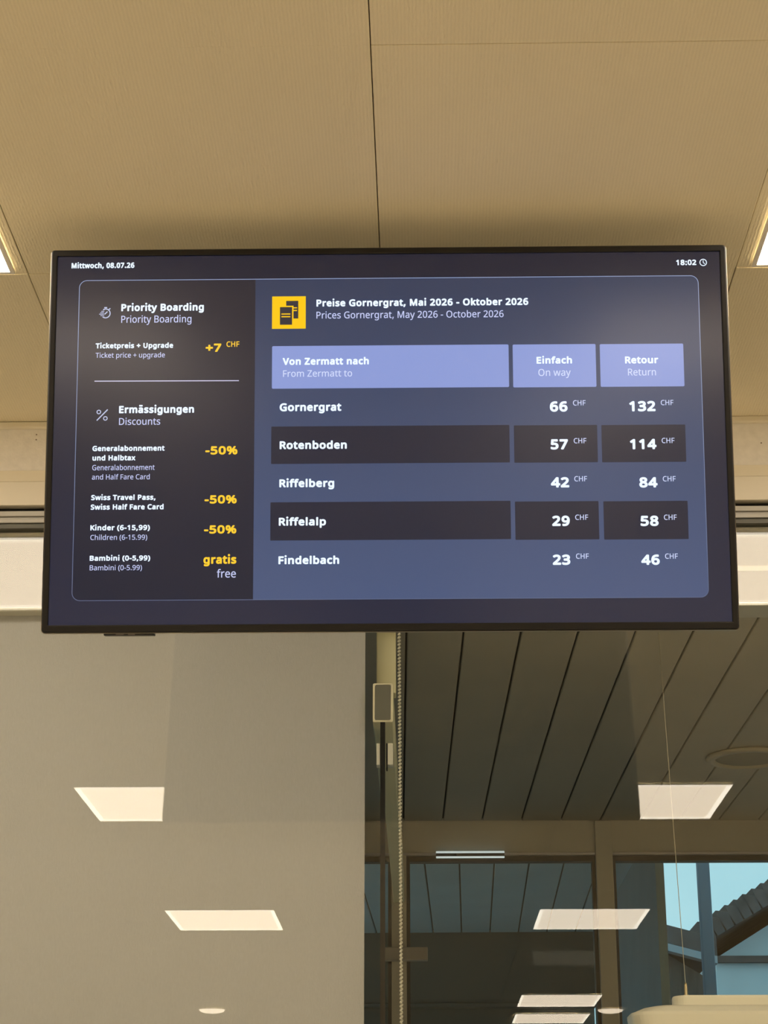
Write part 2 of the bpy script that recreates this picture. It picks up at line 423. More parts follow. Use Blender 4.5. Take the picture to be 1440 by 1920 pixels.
# screen picture: every patch is a lit part of the display behind the same matt front
def lit(name, c0, c1=None, axis='Z', lo=-.34, hi=.34, rough=.18, k=1.0):
    m = bpy.data.materials.new(name); m.use_nodes = True
    nn = m.node_tree.nodes; l = m.node_tree.links; p = nn['Principled BSDF']
    p.inputs['Base Color'].default_value = (.002, .002, .002, 1); p.inputs['Roughness'].default_value = rough
    p.inputs['Specular IOR Level'].default_value = .85
    p.inputs['Emission Strength'].default_value = k
    if c1 is None: p.inputs['Emission Color'].default_value = (*c0, 1)
    else:                                                       # the picture itself runs from one colour to another
        t = nn.new('ShaderNodeTexCoord'); s = nn.new('ShaderNodeSeparateXYZ'); mr = nn.new('ShaderNodeMapRange')
        mr.inputs['From Min'].default_value = lo; mr.inputs['From Max'].default_value = hi
        mx = nn.new('ShaderNodeMix'); mx.data_type = 'RGBA'
        mx.inputs[6].default_value = (*c0, 1); mx.inputs[7].default_value = (*c1, 1)
        l.new(t.outputs['Object'], s.inputs[0]); l.new(s.outputs[axis], mr.inputs['Value'])
        l.new(mr.outputs['Result'], mx.inputs[0]); l.new(mx.outputs[2], p.inputs['Emission Color'])
    return m
L_bg = lit('picture_navy', lin(30, 36, 60), lin(6, 18, 46))
L_left = lit('picture_left_panel', lin(16, 26, 50), lin(28, 30, 48))
L_right = lit('picture_right_panel', lin(72, 88, 126), lin(38, 52, 82))
L_head = lit('picture_header_cell', lin(137, 154, 214))
L_dark = lit('picture_dark_cell', lin(26, 32, 54))
L_line = lit('picture_panel_outline', lin(84, 96, 128), lin(150, 170, 210))
L_rule = lit('picture_rule', lin(205, 205, 235))
L_bold = lit('picture_bold_text', lin(226, 240, 255), k=1.15)
L_thin = lit('picture_thin_text', lin(200, 207, 246))
L_thinw = lit('picture_pale_text', lin(208, 218, 252))
L_yel = lit('picture_yellow', lin(253, 200, 8))
L_yelt = lit('picture_yellow_text', lin(255, 205, 50))
L_icon = lit('picture_icon', lin(190, 200, 232))
L_ink = lit('picture_icon_dark', lin(44, 44, 56))

def patch(name, pts, m, y, parent):
    bm = B(); bm.faces.new([bm.verts.new((x, y, z)) for x, z in pts])
    bmesh.ops.triangulate(bm, faces=bm.faces[:])
    for f in bm.faces:
        f.normal_update()
        if f.normal.y > 0: f.normal_flip()
    me = bpy.data.meshes.new(name); bm.to_mesh(me); bm.free(); me.materials.append(m)
    o = bpy.data.objects.new(name, me); C.objects.link(o); o.parent = parent
    return o
def strip_mesh(bm, loop_in, loop_out, y, closed=True):
    a = [bm.verts.new((x, y, z)) for x, z in loop_in]; b = [bm.verts.new((x, y, z)) for x, z in loop_out]
    m = len(a)
    for k in range(m if closed else m-1): bm.faces.new((a[k], a[(k+1) % m], b[(k+1) % m], b[k]))
def flat(name, bm, m, parent):
    for f in bm.faces:
        f.normal_update()
        if f.normal.y > 0: f.normal_flip()
    me = bpy.data.meshes.new(name); bm.to_mesh(me); bm.free(); me.materials.append(m)
    o = bpy.data.objects.new(name, me); C.objects.link(o); o.parent = parent
    return o
def seg2(bm, a, b, wd, y):                                      # straight stroke between two points
    a = Vector(a); b = Vector(b); d = (b-a).normalized(); nn = Vector((-d.y, d.x))*wd/2
    bm.faces.new([bm.verts.new((q.x, y, q.y)) for q in (a+nn, a-nn, b-nn, b+nn)])
def arc(bm, c, r, wd, a0, a1, y, seg=28):
    i = [(c[0]+(r-wd/2)*math.cos(math.radians(a0+(a1-a0)*k/seg)), c[1]+(r-wd/2)*math.sin(math.radians(a0+(a1-a0)*k/seg))) for k in range(seg+1)]
    o = [(c[0]+(r+wd/2)*math.cos(math.radians(a0+(a1-a0)*k/seg)), c[1]+(r+wd/2)*math.sin(math.radians(a0+(a1-a0)*k/seg))) for k in range(seg+1)]
    strip_mesh(bm, i, o, y, closed=False)

scr = patch('screen', [(-hw, -hh), (hw, -hh), (hw, hh), (-hw, hh)], L_bg, 0.0, tv)
def rectpx(ax, ay, bx, by, cx, cy, dx, dy):                     # four corners seen -> upright rectangle on the screen
    q = [P(ax, ay), P(bx, by), P(cx, cy), P(dx, dy)]            # TL TR BR BL
    return ((q[0][0]+q[3][0])/2, (q[1][0]+q[2][0])/2, (q[2][1]+q[3][1])/2, (q[0][1]+q[1][1])/2)
pl0 = P(151, 640)[0]*.0+(P(151.2, 545)[0]+P(134.3, 1100)[0])/2
pr0 = (P(1309.8, 540)[0]+P(1326.5, 1100)[0])/2
pz1 = (P(200, 524.6)[1]+P(1280, 519.6)[1])/2
pz0 = (P(200, 1123.4)[1]+P(1280, 1121.3)[1])/2
pm = (P(480.6, 525)[0]+P(473, 1122)[0])/2
RR = .0135
R_ = rounded(pl0, pr0, pz0, pz1, RR, 8)
lf = [p for p in R_ if p[0] < pm]
left_pts = [(pm, pz1)]+lf+[(pm, pz0)]
right_pts = [p for p in R_ if p[0] > pm]
right_pts = right_pts[:9]+[(pm, pz1), (pm, pz0)]+right_pts[9:]
patch('left_panel', left_pts, L_left, -.0002, scr)
patch('price_panel', right_pts, L_right, -.0002, scr)
bm = B(); strip_mesh(bm, rounded(pl0, pr0, pz0, pz1, RR, 8), rounded(pl0-.0012, pr0+.0012, pz0-.0012, pz1+.0012, RR+.0012, 8), -.0003)
flat('panel_outline', bm, L_line, scr)
for q in ((510, 648.5, 953.5, 646.5, 954.5, 726.8, 510, 728), (961.2, 645.8, 1116.8, 645.3, 1118.2, 725.6, 962.2, 726.4), (1124.6, 645.2, 1281.3, 644.4, 1283, 724.6, 1126, 725.3)):
    a, b, c, d = rectpx(*q); patch('header_cell', rounded(a, b, c, d, .0022, 4), L_head, -.0004, scr)
for q in ((509, 799, 955, 797.7, 956, 868, 508, 869.3), (963.6, 797.3, 1119.8, 797, 1120.8, 867, 964.2, 867.4), (1127.8, 797, 1285, 796, 1286.5, 866, 1128.6, 866.8),
          (507.4, 941, 957.3, 940, 958.2, 1011.8, 506.4, 1012.8), (965.6, 940.2, 1122.4, 939.8, 1123.6, 1011.6, 966.4, 1012), (1131.6, 939.8, 1289.5, 939.2, 1291, 1011, 1132.4, 1011.6)):
    a, b, c, d = rectpx(*q); patch('row_cell', rounded(a, b, c, d, .0012, 3), L_dark, -.0004, scr)
bm = B(); seg2(bm, P(177.2, 714.8), P(448, 713.8), .0017, -.0004); flat('divider_line', bm, L_rule, scr)

# icons
YI = -.0005
a, b, c, d = rectpx(510.2, 556, 573.2, 555.6, 573.4, 616.2, 510.2, 616.8)
ico = patch('ticket_icon', [(a, c), (b, c), (b, d), (a, d)], L_yel, -.0004, scr)
z3 = lambda x, y: P(480+x/3, 460+y/3)
def ink(x0, y0, x1, y1, m, y):
    p, q = z3(x0, y0), z3(x1, y1); return [(p[0], p[1]), (q[0], p[1]), (q[0], q[1]), (p[0], q[1])]
bm = B()
def quad(bm, x0, y0, x1, y1, y): bm.faces.new([bm.verts.new((u, y, v)) for u, v in ink(x0, y0, x1, y1, None, y)])
quad(bm, 170, 313, 238, 340, -.0005); quad(bm, 211, 340, 238, 412, -.0005); quad(bm, 135, 348, 203, 447, -.0005)
flat('ticket_shape', bm, L_ink, scr)
bm = B()
for q in ((143, 384, 193, 390), (143, 399, 193, 405), (211, 349, 231, 355), (211, 364, 231, 370)): quad(bm, *q, -.0006)
flat('ticket_line', bm, L_yel, scr)
bm = B(); c = P(1318.4, 492.2); arc(bm, c, .0060, .0016, 0, 360, YI, 36); seg2(bm, (c[0], c[1]+.0042), (c[0], c[1]-.0004), .0014, YI); seg2(bm, (c[0]-.0003, c[1]+.0002), (c[0]+.0028, c[1]-.0028), .0014, YI)
flat('clock_icon', bm, L_bold, scr)
bm = B(); c = P(198.0, 587.8); k = 1/1030
arc(bm, c, 8.6*k, 1.9*k, -118, 118, YI, 30)
seg2(bm, (c[0]-2.6*k, c[1]+11.2*k), (c[0]+2.8*k, c[1]+11.2*k), 2.2*k, YI); seg2(bm, (c[0]+6.2*k, c[1]+7.4*k), (c[0]+8.8*k, c[1]+9.8*k), 2.0*k, YI)
seg2(bm, (c[0]-1.8*k, c[1]-1.8*k), (c[0]+3.6*k, c[1]+3.6*k), 1.9*k, YI)
for dy, xl, xr in ((7, -5, -2.2), (4.2, -8, -2.6), (1.4, -10, -3), (-1.4, -12, -3), (-4.2, -9.5, -2.6), (-7, -6, -2.2)):
    seg2(bm, (c[0]+xl*k, c[1]+dy*k), (c[0]+xr*k, c[1]+dy*k), 1.3*k, YI)
flat('stopwatch_icon', bm, L_icon, scr)
bm = B()
seg2(bm, P(181.5, 788.6), P(202, 768), .0020, YI)
arc(bm, P(185.4, 772.6), 3.4*k, 1.7*k, 0, 360, YI, 24); arc(bm, P(197.6, 784.6), 3.4*k, 1.7*k, 0, 360, YI, 24)
flat('percent_icon', bm, L_icon, scr)

# lettering: letter outlines on a 500 unit grid (advance, closed contours), two characters per coordinate
GLYPHS = {
' ': (104, []),
'%': (333, ["*a--*s-++*-#+6,n+<,d+@,X+C,K+E,<+E,,+E+t+C+e+@+X+<+L+7+B+++4*t+,*a+**P+,*A+4*6+B*0+L*,+X*)+e*'+t*',,*',<*),K*,,X*0,d*5,n*@-#*O-+", "*a,l*X,k*Q,e*K,~*G,P*E,@*D,,*E+p*G+`*K+S*Q+J*X+E*a+C*k+E*r+J*x+S+%+`+'+p+(,,+',@+%,P*x,~*r,e*k,k", ',h-)*z)k*[)k,J-)', ",`+k,r+h-)+`-5+S-;+I-?+=-B+0-D*y-E*i-D*Y-B*J-?*=-;*1-6*'-*)r,s)j,`)g,O)j,@)r,5*',/*1,+*=,(*J,&*Y,&*i,&*y,(+0,++=,/+I,4+S,?+`,N+h", ",`+Q,W+P,P+J,J+A,F+5,D+%,C*i,D*U,F*E,J*8,P*/,W**,`*(,j**,r*/,x*8-$*E-&*U-'*i-&+%-$+5,x+A,r+J,j+P"]),
'(': (120, ["*#+)*#+6*$+C*%+P*'+~*)+i*,+u*/,**3,6*8,A*=,M*B,X*H,c*O,m*V,w*^-)+'-)*u,r*k,b*c,Q*[,@*U,.*P+t*L+b*I+O*G+<*G+)*G*u*H*i*I*~*K*P*M*D*P*8*S*,*W)x*[)m*`)a*e)V*k)K*q)@*x)6+'),*^),*V)5*O)?*H)J*B)T*=)_*8)j*3)v*/***,*6*)*B*'*N*%*[*$*g*#*t"]),
')': (120, ["+#+)+#*t*z*g*y*[*w*N*u*B*r*6*o***k)v*g)j*b)_*~)T*V)J*O)?*H)5*@),)w),*')6*-)@*3)K*9)V*>)a*C)m*G)x*K*,*N*8*Q*D*S*P*U*~*W*i*W*u*X+)*W+6*W+B*U+O*S+[*Q+h*N+t*K,(*G,4*C,@*>,L*9,W*3,b*-,m*&,w)w-)*@-)*H,w*O,m*V,c*~,X*b,M*g,A*k,6*o,**r+u*u+i*w+~*y+P*z+C+#+6"]),
'+': (229, ["+<+W,4+W,4+:+<+:+<*@*w*@*w+:*'+:*'+W*w+W*w,R+<,R"]),
',': (107, ['*`*=*W)w*K)V*>)7*#)7*+)X*2)z*7*B*]*B']),
'-': (129, ['*#*o*#+6+,+6+,*o']),
'.': (107, ['*0*)*1*2*3*9*7*>*<*A*B*C*H*D*O*C*U*A*Z*>*^*9*a*2*b*)*a)x*^)q*Z)l*U)h*O)f*H)e*B)f*<)h*7)l*3)q*1)x']),
'0': (229, [",5+K,4+=,4+0,3+#,1*p,/*d,+*S,&*D+w*6+n**+e)y+Y)q+L)k+>)h+-)g*q)i*_)o*P)y*C*.*9*?*1*S*-*a***p*(+(*'+9*'+K*'+]*(+n**,%*-,4*0,B*8,V*B,g*N,t*^-&*p-,+--.+A-,+S-&+c,t+p,g+z,V,*,B,.,4,1,%,3+n,4+]", '*J+K*J+;*K+-*L*x*N*l*P*a*T*Q*[*D*c*:*l*3*x*/+-*-+;*.+F*3+P*:+X*D+^*Q+c*a+e*l+g*x+h+-+i+;+i+K+i+Z+h+h+g+u+e,)+c,4+^,D+X,P+P,[+F,b+;,f+-,h*x,f*l,b*c,[*[,P*T,D*P,4*N,)*L+u*K+h*J+Z']),
'1': (229, ["+I)k+')k+',++',?+(,N+(,~*u,R*h,F*I,-*7,E+,-)+I-)"]),
'2': (229, [",4)k*&)k*&*0*q+$+'+2+3+?+>+K+G+V+N+a+T+l+X+w+[,++~,7+Z,F+V,R+N,[+C,b+7,f+),g*t,f*h,d*],`*R,[*G,T*<,L*),d*1,j*9,p*B,u*K,z*U-&*_-)*j-+*u--+)--+:-,+J-)+W-$+c,u+m,l+u,b,#,V,',H,(,9,',*,$+t+w+g+p+Z+g+M+]+@+Q+3+E+&+6*p*S*5*S*3,4*3"]),
'3': (229, [",),>,(,2,%,'+y+u+t+l+m+e+e+^+[+Y+Q+U+E+R+E+P+Z+L+k+E+y+;,*+.,0*v,1*d,0*T,,*F,&*8+u*,+i)z+Z)r+P)n+D)k+8)i+*)g*t)g*e)g*W)i*J)j*=)m*1)q*%)w*%*@*1*:*>*5*L*2*Z*/*g*-*t*-+3*.+F*3+T*<+]*G+c*U+e*e+d*p+`*z+[+*+T+1+K+6+@+;+3+=+$+?*l+@*Q+@*Q+^*m+^+$+_+1+a+<+e+F+j+N+p+T+x+Y,(+~,2+],<+[,I+V,T+O,~+D,c+7,f+(,h*w,g*m,f*e,e*],b*U,`*N,~*8,P*',h*2,o*>,v*M-$*~-)*n-,+(--+9-,+H-*+V-&+a,x+k,q+w,c,&,R"]),
'4': (229, [',@*T+o*T+o)k+M)k+M*T)s*T)s*r+J-++o-++o*t,@*t', '+M+v+M,1+M,A+N,P+O,]+M,]+E,M+<,>*>*t+M*t']),
'5': (229, ["+)+k+<+j+M+f+~+a+j+Y+u+O,&+D,,+7,0+',1*n,0*~,,*K,%*;+s*.+g*#+X)r+G)l+4)h*v)g*h)g*Z)i*M)k*A)n*6)r*,)w*,*@*7*:*B*6*O*2*]*/*j*.*w*-+,*.+9*0+D*4+N*9+V*@+]*H+a*R+d*^+e*k+c+$+^+2+T+>+F+F+4+K*v+M*n+M*e+L*~+K*E+G*3+R*>-)+u-)+u,a*~,a*U+f*h+i*p+j*x+j"]),
'6': (229, ["*)+5*)+F*++V*,+f*/+v*3,-*8,<*?,I*F,V*P,b*Z,l*g,u*u-$+--)+@-,+T--+g-,+m-,+s-++w-*+w,d+r,e+m,f+g,g+U,h+D,g+4,d+',_*s,X*j,P*b,F*[,;*V,.*R+y*P+k*N+~*L+M*O+M*S+S*X+X*^+^*e+c*l+g*t+j+%+l+/+n+;+n+J+m+Y+j+f+d+r+~,#+R,++F,1+8,4+),6*o,4*~,1*K,**<+z*/+o*#+c)s+T)l+D)h+2)g+%)h*p)j*d)o*Y)u*O*$*E*.*=*9*6*F*0*U*,*f***y", "+2*-+B*.+O*4+[*=+d*J+i*Z+k*o+i+(+d+7+]+C+R+K+D+Q+3+S+'+R*t+O*j+K*b+E*Z+>*U+7*P+/*N+'*M*v*M*m*N*e*Q*~*T*T*W*L*~*D*b*>*h*8*o*3*w*0+(*-"]),
'7': (229, ['*J)k+g,a*%,a*%-),5-),5,f*p)k']),
'8': (229, ["+---+=-,+L-*+Z-%+f,w+p,p+x,f,&,[,*,O,+,A,*,6,(,,,$,#+v+r+p+k+h+d+_+^+V+X+M+S+X+M+c+F+m+@+v+8,%+0,,+',0*u,3*j,4*],3*N,/*@,)*4+x*)+m)x+`)q+Q)k+A)h+.)g*s)h*a)k*R)p*E)w*:*(*2*2*,*?*(*L*'*~*(*h***t*/+&*5+/*<+8*E+?*N+F*X+K*b+Q*Y+V*P+~*I+c*A+j*;+r*6+z*3,,*1,6*0,A*1,O*5,[*;,f*C,o*N,w*Z-%*g-**v-,", "*I*~*K*N*P*C*X*9*d*1*s*-+.*++@*-+O*1+Z*9+c*C+h*O+j*]+i*f+g*n+b*u+]+$+V+++N+0+D+6+9+;+.+@+'+B*t+=*j+7*b+2*Z+,*T+%*O*v*L*n*J*e", "+-,i*w,h*k,d*a,^*Y,V*T,L*R,@*S,6*U,.*Y,'*_+x*e+s*l+n*u+i+&+e+/+`+8+d+@+i+H+m+O+s+U+x+Z,'+],.+_,6+`,@+_,L+Z,V+R,^+H,d+;,h"]),
'9': (229, [",4+_,3+O,2+>,0+.,-*v,)*g,$*Y+v*K+n*>+e*2+Z*(+N)w+?)p+/)k*u)h*`)g*M)h*G)i*A)j*<)k*<*1*A*0*G*.*M*-*_*,*q*-+(*0+5*5+A*<+K*D+S*N+Y*Y+^*f+b*s+e+)+g+8+h+G+e+G+a+A+~+<+V+6+P+2+H+.+@+*+7+(+,+'*y+&*j+'*[++*N+0*C+8*9+B*1+N*,+~*(+k*',%*(,8*,,I*2,X*;,f*F,q*R,z*a-(*q-,+*--+8-,+D-*+Q-%+~,w+f,p+o,f+x,[,&,N,,,?,0,.,3+s", "+*,h*s,f*e,`*Z,W*Q,J*L,:*J,%*K+l*P+]*W+R*b+I*p+C+)+B+5+C+@+E+J+J+S+O+Z+V+`+]+d+e+g+n+h+v+g,'+f,/+d,8+a,A+],I+Y,P+S,W+M,~+E,a+=,e+4,g"]),
':': (107, ['*0*)*1*2*3*9*7*>*<*A*B*C*H*D*O*C*U*A*Z*>*^*9*a*2*b*)*a)x*^)q*Z)l*U)h*O)f*H)e*B)f*<)h*7)l*3)q*1)x', '*0,$*1,-*3,4*7,:*<,=*B,?*H,@*O,?*U,=*Z,:*^,4*a,-*b,$*a+t*^+m*Z+g*U+d*O+b*H+a*B+b*<+d*7+g*3+m*1+t']),
'B': (261, ["+4-)+H-)+Z-'+k-$+y,w,-,q,7,j,>,a,D,V,G,I,H,:,H,0,F,&,B+t,=+l,7+e,0+_,'+Z+u+V+j+S+j+Q+u+O,(+K,2+G,<+A,C+:,J+1,N+',Q*r,R*d,Q*T,M*E,F*8,=*-,1*$,$)t+l)o+Z)l+G)k*:)k*:-)", '+;+_+Q+a+b+e+m+k+u+t+z,(,#,6+y,E+t,P+j,X+],^+K,a+5,b*^,b*^+_', '*^+A*^*1+@*1+W*3+h*8+u*@,%*K,**X,+*g,+*q,)*z,%+*+w+1+p+6+g+;+[+?+M+A+=+A']),
'C': (253, ['+],f+N,e+@,b+3,^+(,X*u,P*l,G*d,<*^,0*X+z*U+l*R+[*R+J*R+<*S+/*V+#*Y*p*]*e*e*U*p*G+%*=+5*5+G*0+~*/+i*/+t*0,(*2,3*4,>*7,I*:,I)s,>)o,3)l,()j+t)h+f)g+W)g+F)h+6)j+()m*r)s*f)y*[*)*Q*2*H*<*A*H*:*T*5*b*1*q*.+(*,+9*++K*,+W*-+d*/+o*1,#*4,.*;,?*D,N*O,~*[,h*j,s*z-#+4-)+H-,+]--+l--+z-+,/-),=-&,I,y,T,t,F,V,<,Z,3,],(,a+u,c+i,e']),
'D': (293, [",o+M,o+:,l+),i*q,d*b,]*T,V*H,M*=,B*3,7*+,**#+t)v+e)q+U)n+D)l+2)k*:)k*:-)+:-)+K-)+[-'+j-$+x,w,-,q,9,j,D,b,N,Y,W,N,^,B,d,5,i,',l+o,o+_", ",I+L,I+Z,G+h,E+u,A,(,=,2,3,A,',M+p,W+^,]+K,a+5,b*^,b*^*2+-*2+C*3+W*6+h*<+w*D,,*O,7*[,?*j,E+#,H+6"]),
'E': (223, [',*)k*:)k*:-),*-),*,b*^,b*^+`,#+`,#+A*^+A*^*3,**3']),
'F': (208, ['*^)k*:)k*:-),*-),*,b*^,b*^+T+z+T+z+4*^+4']),
'G': (292, ["+^+R,i+R,i)v,Z)q,J)m,:)k,*)i+p)g+])g+K)h+;)j+,)m*v)r*j)y*^*)*T*2*J*<*B*G*;*T*6*a*1*p*.+(*,+9*++J*,+~*.+l*2,$*7,2*=,@*E,L*N,X*X,b*c,k*p,s+&,z+4-'+D-*+V--+h--+x--,/-+,=-),K-&,Y,y,e,t,X,U,M,Z,B,],5,a,(,c+s,e+f,f+Y,e+L,c+@,a+5,]++,X*t,M*h,@*^,0*Y,%*V+q*S+e*R+X*Q+J*R+=*S+0*U+$*X*q*~*f*e*V*p*H+'*=+1*8+<*4+I*1+V*/+e*.+q*.,$*/,-*0,E*5,E+2+^+2"]),
'H': (297, [',e)k,A)k,A+A*^+A*^)k*:)k*:-)*^-)*^+`,A+`,A-),e-)']),
'K': (248, [',[)k,1)k+#+D*^+**^)k*:)k*:-)*^-)*^+L*v+g+7,+,--),W-)+=+]']),
'M': (364, ['+`)k*Z,^*X,^*Z,J*[,.*[+i*[)k*:)k*:-)*o-)+o*G+q*G,s-)-P-)-P)k-,)k-,+k-,,/-.,I-/,^--,^,&)k']),
'O': (313, ["-,+K-++=-*+1-)+%-&*q-#*f,u*U,l*E,b*7,V*+,H)y,9)q,()l+m)h+X)g+B)h+/)l*u)r*f)z*X*,*L*8*B*F*:*U*3*f*1*r*.+%*-+1*,+>*++K*,+~*.+l*1,$*5,2*:,@*@,M*H,X*Q,b*[,k*f,s*r,z+(-'+7-++G--+X-.+i--+x-+,/-',<,z,H,s,S,l,],b,f,X,n,M,u,@,z,2-&,$-)+l-++~", '*R+K*R+=*S+/*U+#*X*o*~*d*c*T*n*G+#*<+2*5+D*0+X*.+l*0,&*5,5*<,A*G,L*T,T*d,W*o,Z+#,~+/,]+=,^+K,]+_,Z+r,V,+,O,:,G,G,=,R,1,[,#,a+k,e+X,f+D,d+2,`+#,X*n,N*c,@*~,0*X,&*U+r*S+f*R+Y']),
'P': (243, ["+.-)+C-(+V-&+f,y+t,s,',k,1,b,8,W,=,J,@,<,A,-,@+y,?+n,;+c,7+Y,0+O,(+F+v+>+k+7+]+2+M+.+;+++'+**^+**^)k*:)k*:-)", '+*,b*^,b*^+I+#+I+4+J+C+L+P+O+[+T+d+Z+k+b+p+k+s+v+t,++r,<+l,J+b,U+T,~+B,a']),
'R': (249, ['+1-)+G-(+[-%+l,x+z,q,-,h,6,],<,P,@,A,A,0,@+z,=+m,9+b,3+X,++P,#+J+r+D+i+?+`+;,V)k,,)k+?+1*^+1*^)k*:)k*:-)', '+/,b*^,b*^+P+1+P+F+Q+W+V+d+^+m+h+r+v+t,.+s,:+q,D+l,L+g,S+_,Y+V,]+K,`+>,a']),
'S': (220, [",,*`,+*O,'*A+x*4+n*)+c)x+T)q+D)k+2)h*v)g*l)g*a)h*W)i*N)j*E)k*=)m*5)o*.)r*')u*'*?*2*;*>*7*K*3*Z*1*i*/*x*.+-*/+9*1+C*4+L*8+S*>+Y*D+]*K+_*S+`*~+`*e+^*m+Z*t+U*z+N+(+F+.+:+3+-+9*u+?*i+D*^+I*U+N*L+S*D+Y*>+`*8+g*3+n*0+w*-,(*,,2*+,<*,,K*0,X*7,c*?,m*J,v*W-$*e-)*u-,+.--+>--+L-++Z-)+f-&+r,z,%,u+r,V+h,Z+],^+R,a+F,d+:,e+.,f*z,e*p,c*h,`*`,~*Z,X*V,R*R,K*P,D*P,<*P,3*R,+*V,$*Z+v*a+p*i+k*s+e+(+`+6+Z+F+T+T+M+a+F+k+?+t+6,#+-,(*z,+*n"]),
'T': (223, ['+=)k*p)k*p,b)o,b)o-),>-),>,b+=,b']),
'U': (293, [",d*x,b*e,^*S,X*C,N*4,B*',3)u,()p+u)l+h)i+[)h+L)g+8)h+&)l*m)q*_)z*S*,*I*8*A*F*<*V*8*g*7*y*7-)*[-)*[*x*]*b*c*P*n*B+$*7+7*0+N*.+^*/+m*2+x*8,**?,2*G,8*R,=*],?*j,@*x,@-),d-)"]),
'V': (241, [',T-)+E)k*y)k)k-)*9-)*y*z+)*c+/*O+3*;+8*O+>*d+E*z,--)']),
'Z': (229, [",9)k)z)k)z*.+a,a*',a*'-),5-),5,f*N*3,9*3"]),
'a': (225, ["+.,>+=,=+K,;+V,7+`,2+i,,+s+w+y+d,#+M,#)k+b)k+[*1+Y*1+S**+M*$+F)v+?)q+8)m+0)k+')i*u)g*i)g*])h*Q)j*G)n*=)s*5)z*.*+*)*5*&*A*%*O*(*c*1*s*?+(*J+/*W+4*g+7*y+:+4+;+Y+=+Y+I+X+Y+T+f+M+o+E+t+:+x+,+y*y+x*o+w*d+t*Z+q*Q+m*H+i*=,+*G,0*R,4*^,8*k,;*y,=", '+9+#*y*y*f*t*Y*n*Q*f*L*[*J*N*K*C*O*;*U*4*]*/*f*,*q*++**-+9*2+G*:+Q*F+W*V+Y*i+Y+$']),
'b': (247, ['*X,J*X,0*V+u*X+u*_,&*h,.*r,4+%,9+3,<+C,>+R,<+`,9+m,3+y,,,++z,4+m,;+_,@+N,C+;,D+&,C*p,B*c,@*W,<*K,9*A,0*2,&*%+q)s+c)m+T)h+C)g+3)h+%)k*r)p*h)w*_*&*X*.*V*.*N)k*5)k*5-<*X-<', "+=+x+/+w+#+t*q+p*i+i*c+`*^+U*[+H*Y+9*X+(*X+&*Y*o*Z*a*]*U*a*J*e*A*q*6+)*/+>*,+O*/+^*6+i*B+n*K+r*V+u*b+v*p+w+'+v+6+u+D+r+P+n+[+i+d+^+o+O+v"]),
'c': (192, ["+3)g*y)h*h)l*Y)s*K*$*?*0*6*?*1*I*.*T*+*a***o*)+%**+5*++C*.+P*2+[*6+f*@+u*L,)*Z,2*j,9+#,=+6,>+A,>+K,<+U,;+_,8+g,5+n,2+c+m+M+t+E+v+=+w+5+w+'+v*s+s*i+n*a+g*Z+^*T+S*Q+F*N+7*N+&*N*m*Q*_*T*R*Z*G*`*>*i*7*s*2+&*.+3*-+>*.+I*/+R*1+[*4+c*7+k*:+k)s+c)o+[)l+S)j+I)h+?)g"]),
'd': (247, ['+))g*r)h*d)k*W)q*K)y*A*+*8*7*2*F*-*V***i*)+&**+;*-+N*2+_*9+m*A+z*L,,*W,4*d,9*r,=+*,>+4,=+>,<+G,:+O,7+V,3+],.+b,)+h,$+l+v+o+v+m,.+l,>+l-<,8-<,8)k+s)k+n*0+l*0+h**+b*$+])w+V)s+O)o+G)k+>)i+4)g', '+/*,+C*.+S*5+_*?+f*M+k*`+m*w+m+&+l+5+k+C+h+O+d+Z+_+c+T+o+D+v+.+y*u+v*g+o*~+b*W+X*S+M*P+A*N+4*N+%*N*o*P*a*S*U*W*K*~*B*g*6*u*/']),
'e': (226, ["+0,>+B,=+Q,9+`,2+l,)+v+u,&+h,,+Y,0+H,1+5,1*x*N*x*P*a*V*O*`*@*n*6+&*/+:*-+G*-+S*/+^*1+i*4+t*7,'*<,')u+t)q+i)m+_)j+S)i+G)g+9)g+%)h*k)m*[)s*L*%*@*1*6*A*1*K*.*V*+*b***o*)+%**+3*++?*-+L*1+W*5+a*>+q*I,&*V,0*e,8*v,<", '+0+y*x+w*k+r*`+i*W+]*R+N*N+<+d+<+c+G+a+R+^+~+Z+d+T+k+M+q+E+v+;+x']),
'f': (138, ["+@+w*b+w*b)k*?)k*?+w)q+w)q,/*?,;*?,H*@,Y*B,h*G,t*M-'*U-/*_-6*j-:*v-=+,->+5-=+=-=+D-<+V-7+M,s+>,w+8,x+3,y+-,y*z,x*q,t*k,m*f,d*c,W*b,H*b,:+@,:"]),
'g': (247, ["+),>+7,=+D,:+P,6+Z,0+d,'+m+u+o+u+s,:,8,:,8)g,6)T,3)C,-)4,%)(+r(u+e(m+V(g+D(d+/(c*x(c*j(d*](f*P(i*E(l*:(p*:)9*E)4*Q)0*^),*l)**z))+1)(+B)*+Q)/+])8+f)D+k)S+m)e+m)m+m*#+n*/+l*/+d*%+[)u+P)o+E)k+8)h+*)g*r)h*c)l*V)r*K)z*A*,*8*9*1*G*-*X***j*)+&**+:*-+L*1+~*8+k*A+x*K,+*V,3*c,9*q,=", '+.+x+#+w*p+t*g+o*`+g*Y+^*T+S*P+E*N+6*N+&*N*o*P*a*S*U*W*J*~*A*g*5*v*.+/*,+9*,+C*.+K*0+R*3+Y*8+^*=+c*D+g*L+i*T+k*^+m*i+m*v+m+&+l+8+j+H+f+U+a+`+Z+i+R+p+H+u+<+w']),
'h': (248, ['*X,:*X,+*V+t*Y+t*^,#*c,)*j,/*q,3*y,7+),:+2,<+;,=+D,>+T,=+c,:+o,5+z,/,+,&,1+t,6+g,9+X,:+G,:)k+o)k+o+E+n+T+j+a+d+k+[+s+N+w+?+x+0+w+$+t*r+o*i+h*c+_*^+U*[+H*Y+:*X+**X)k*5)k*5-<*X-<']),
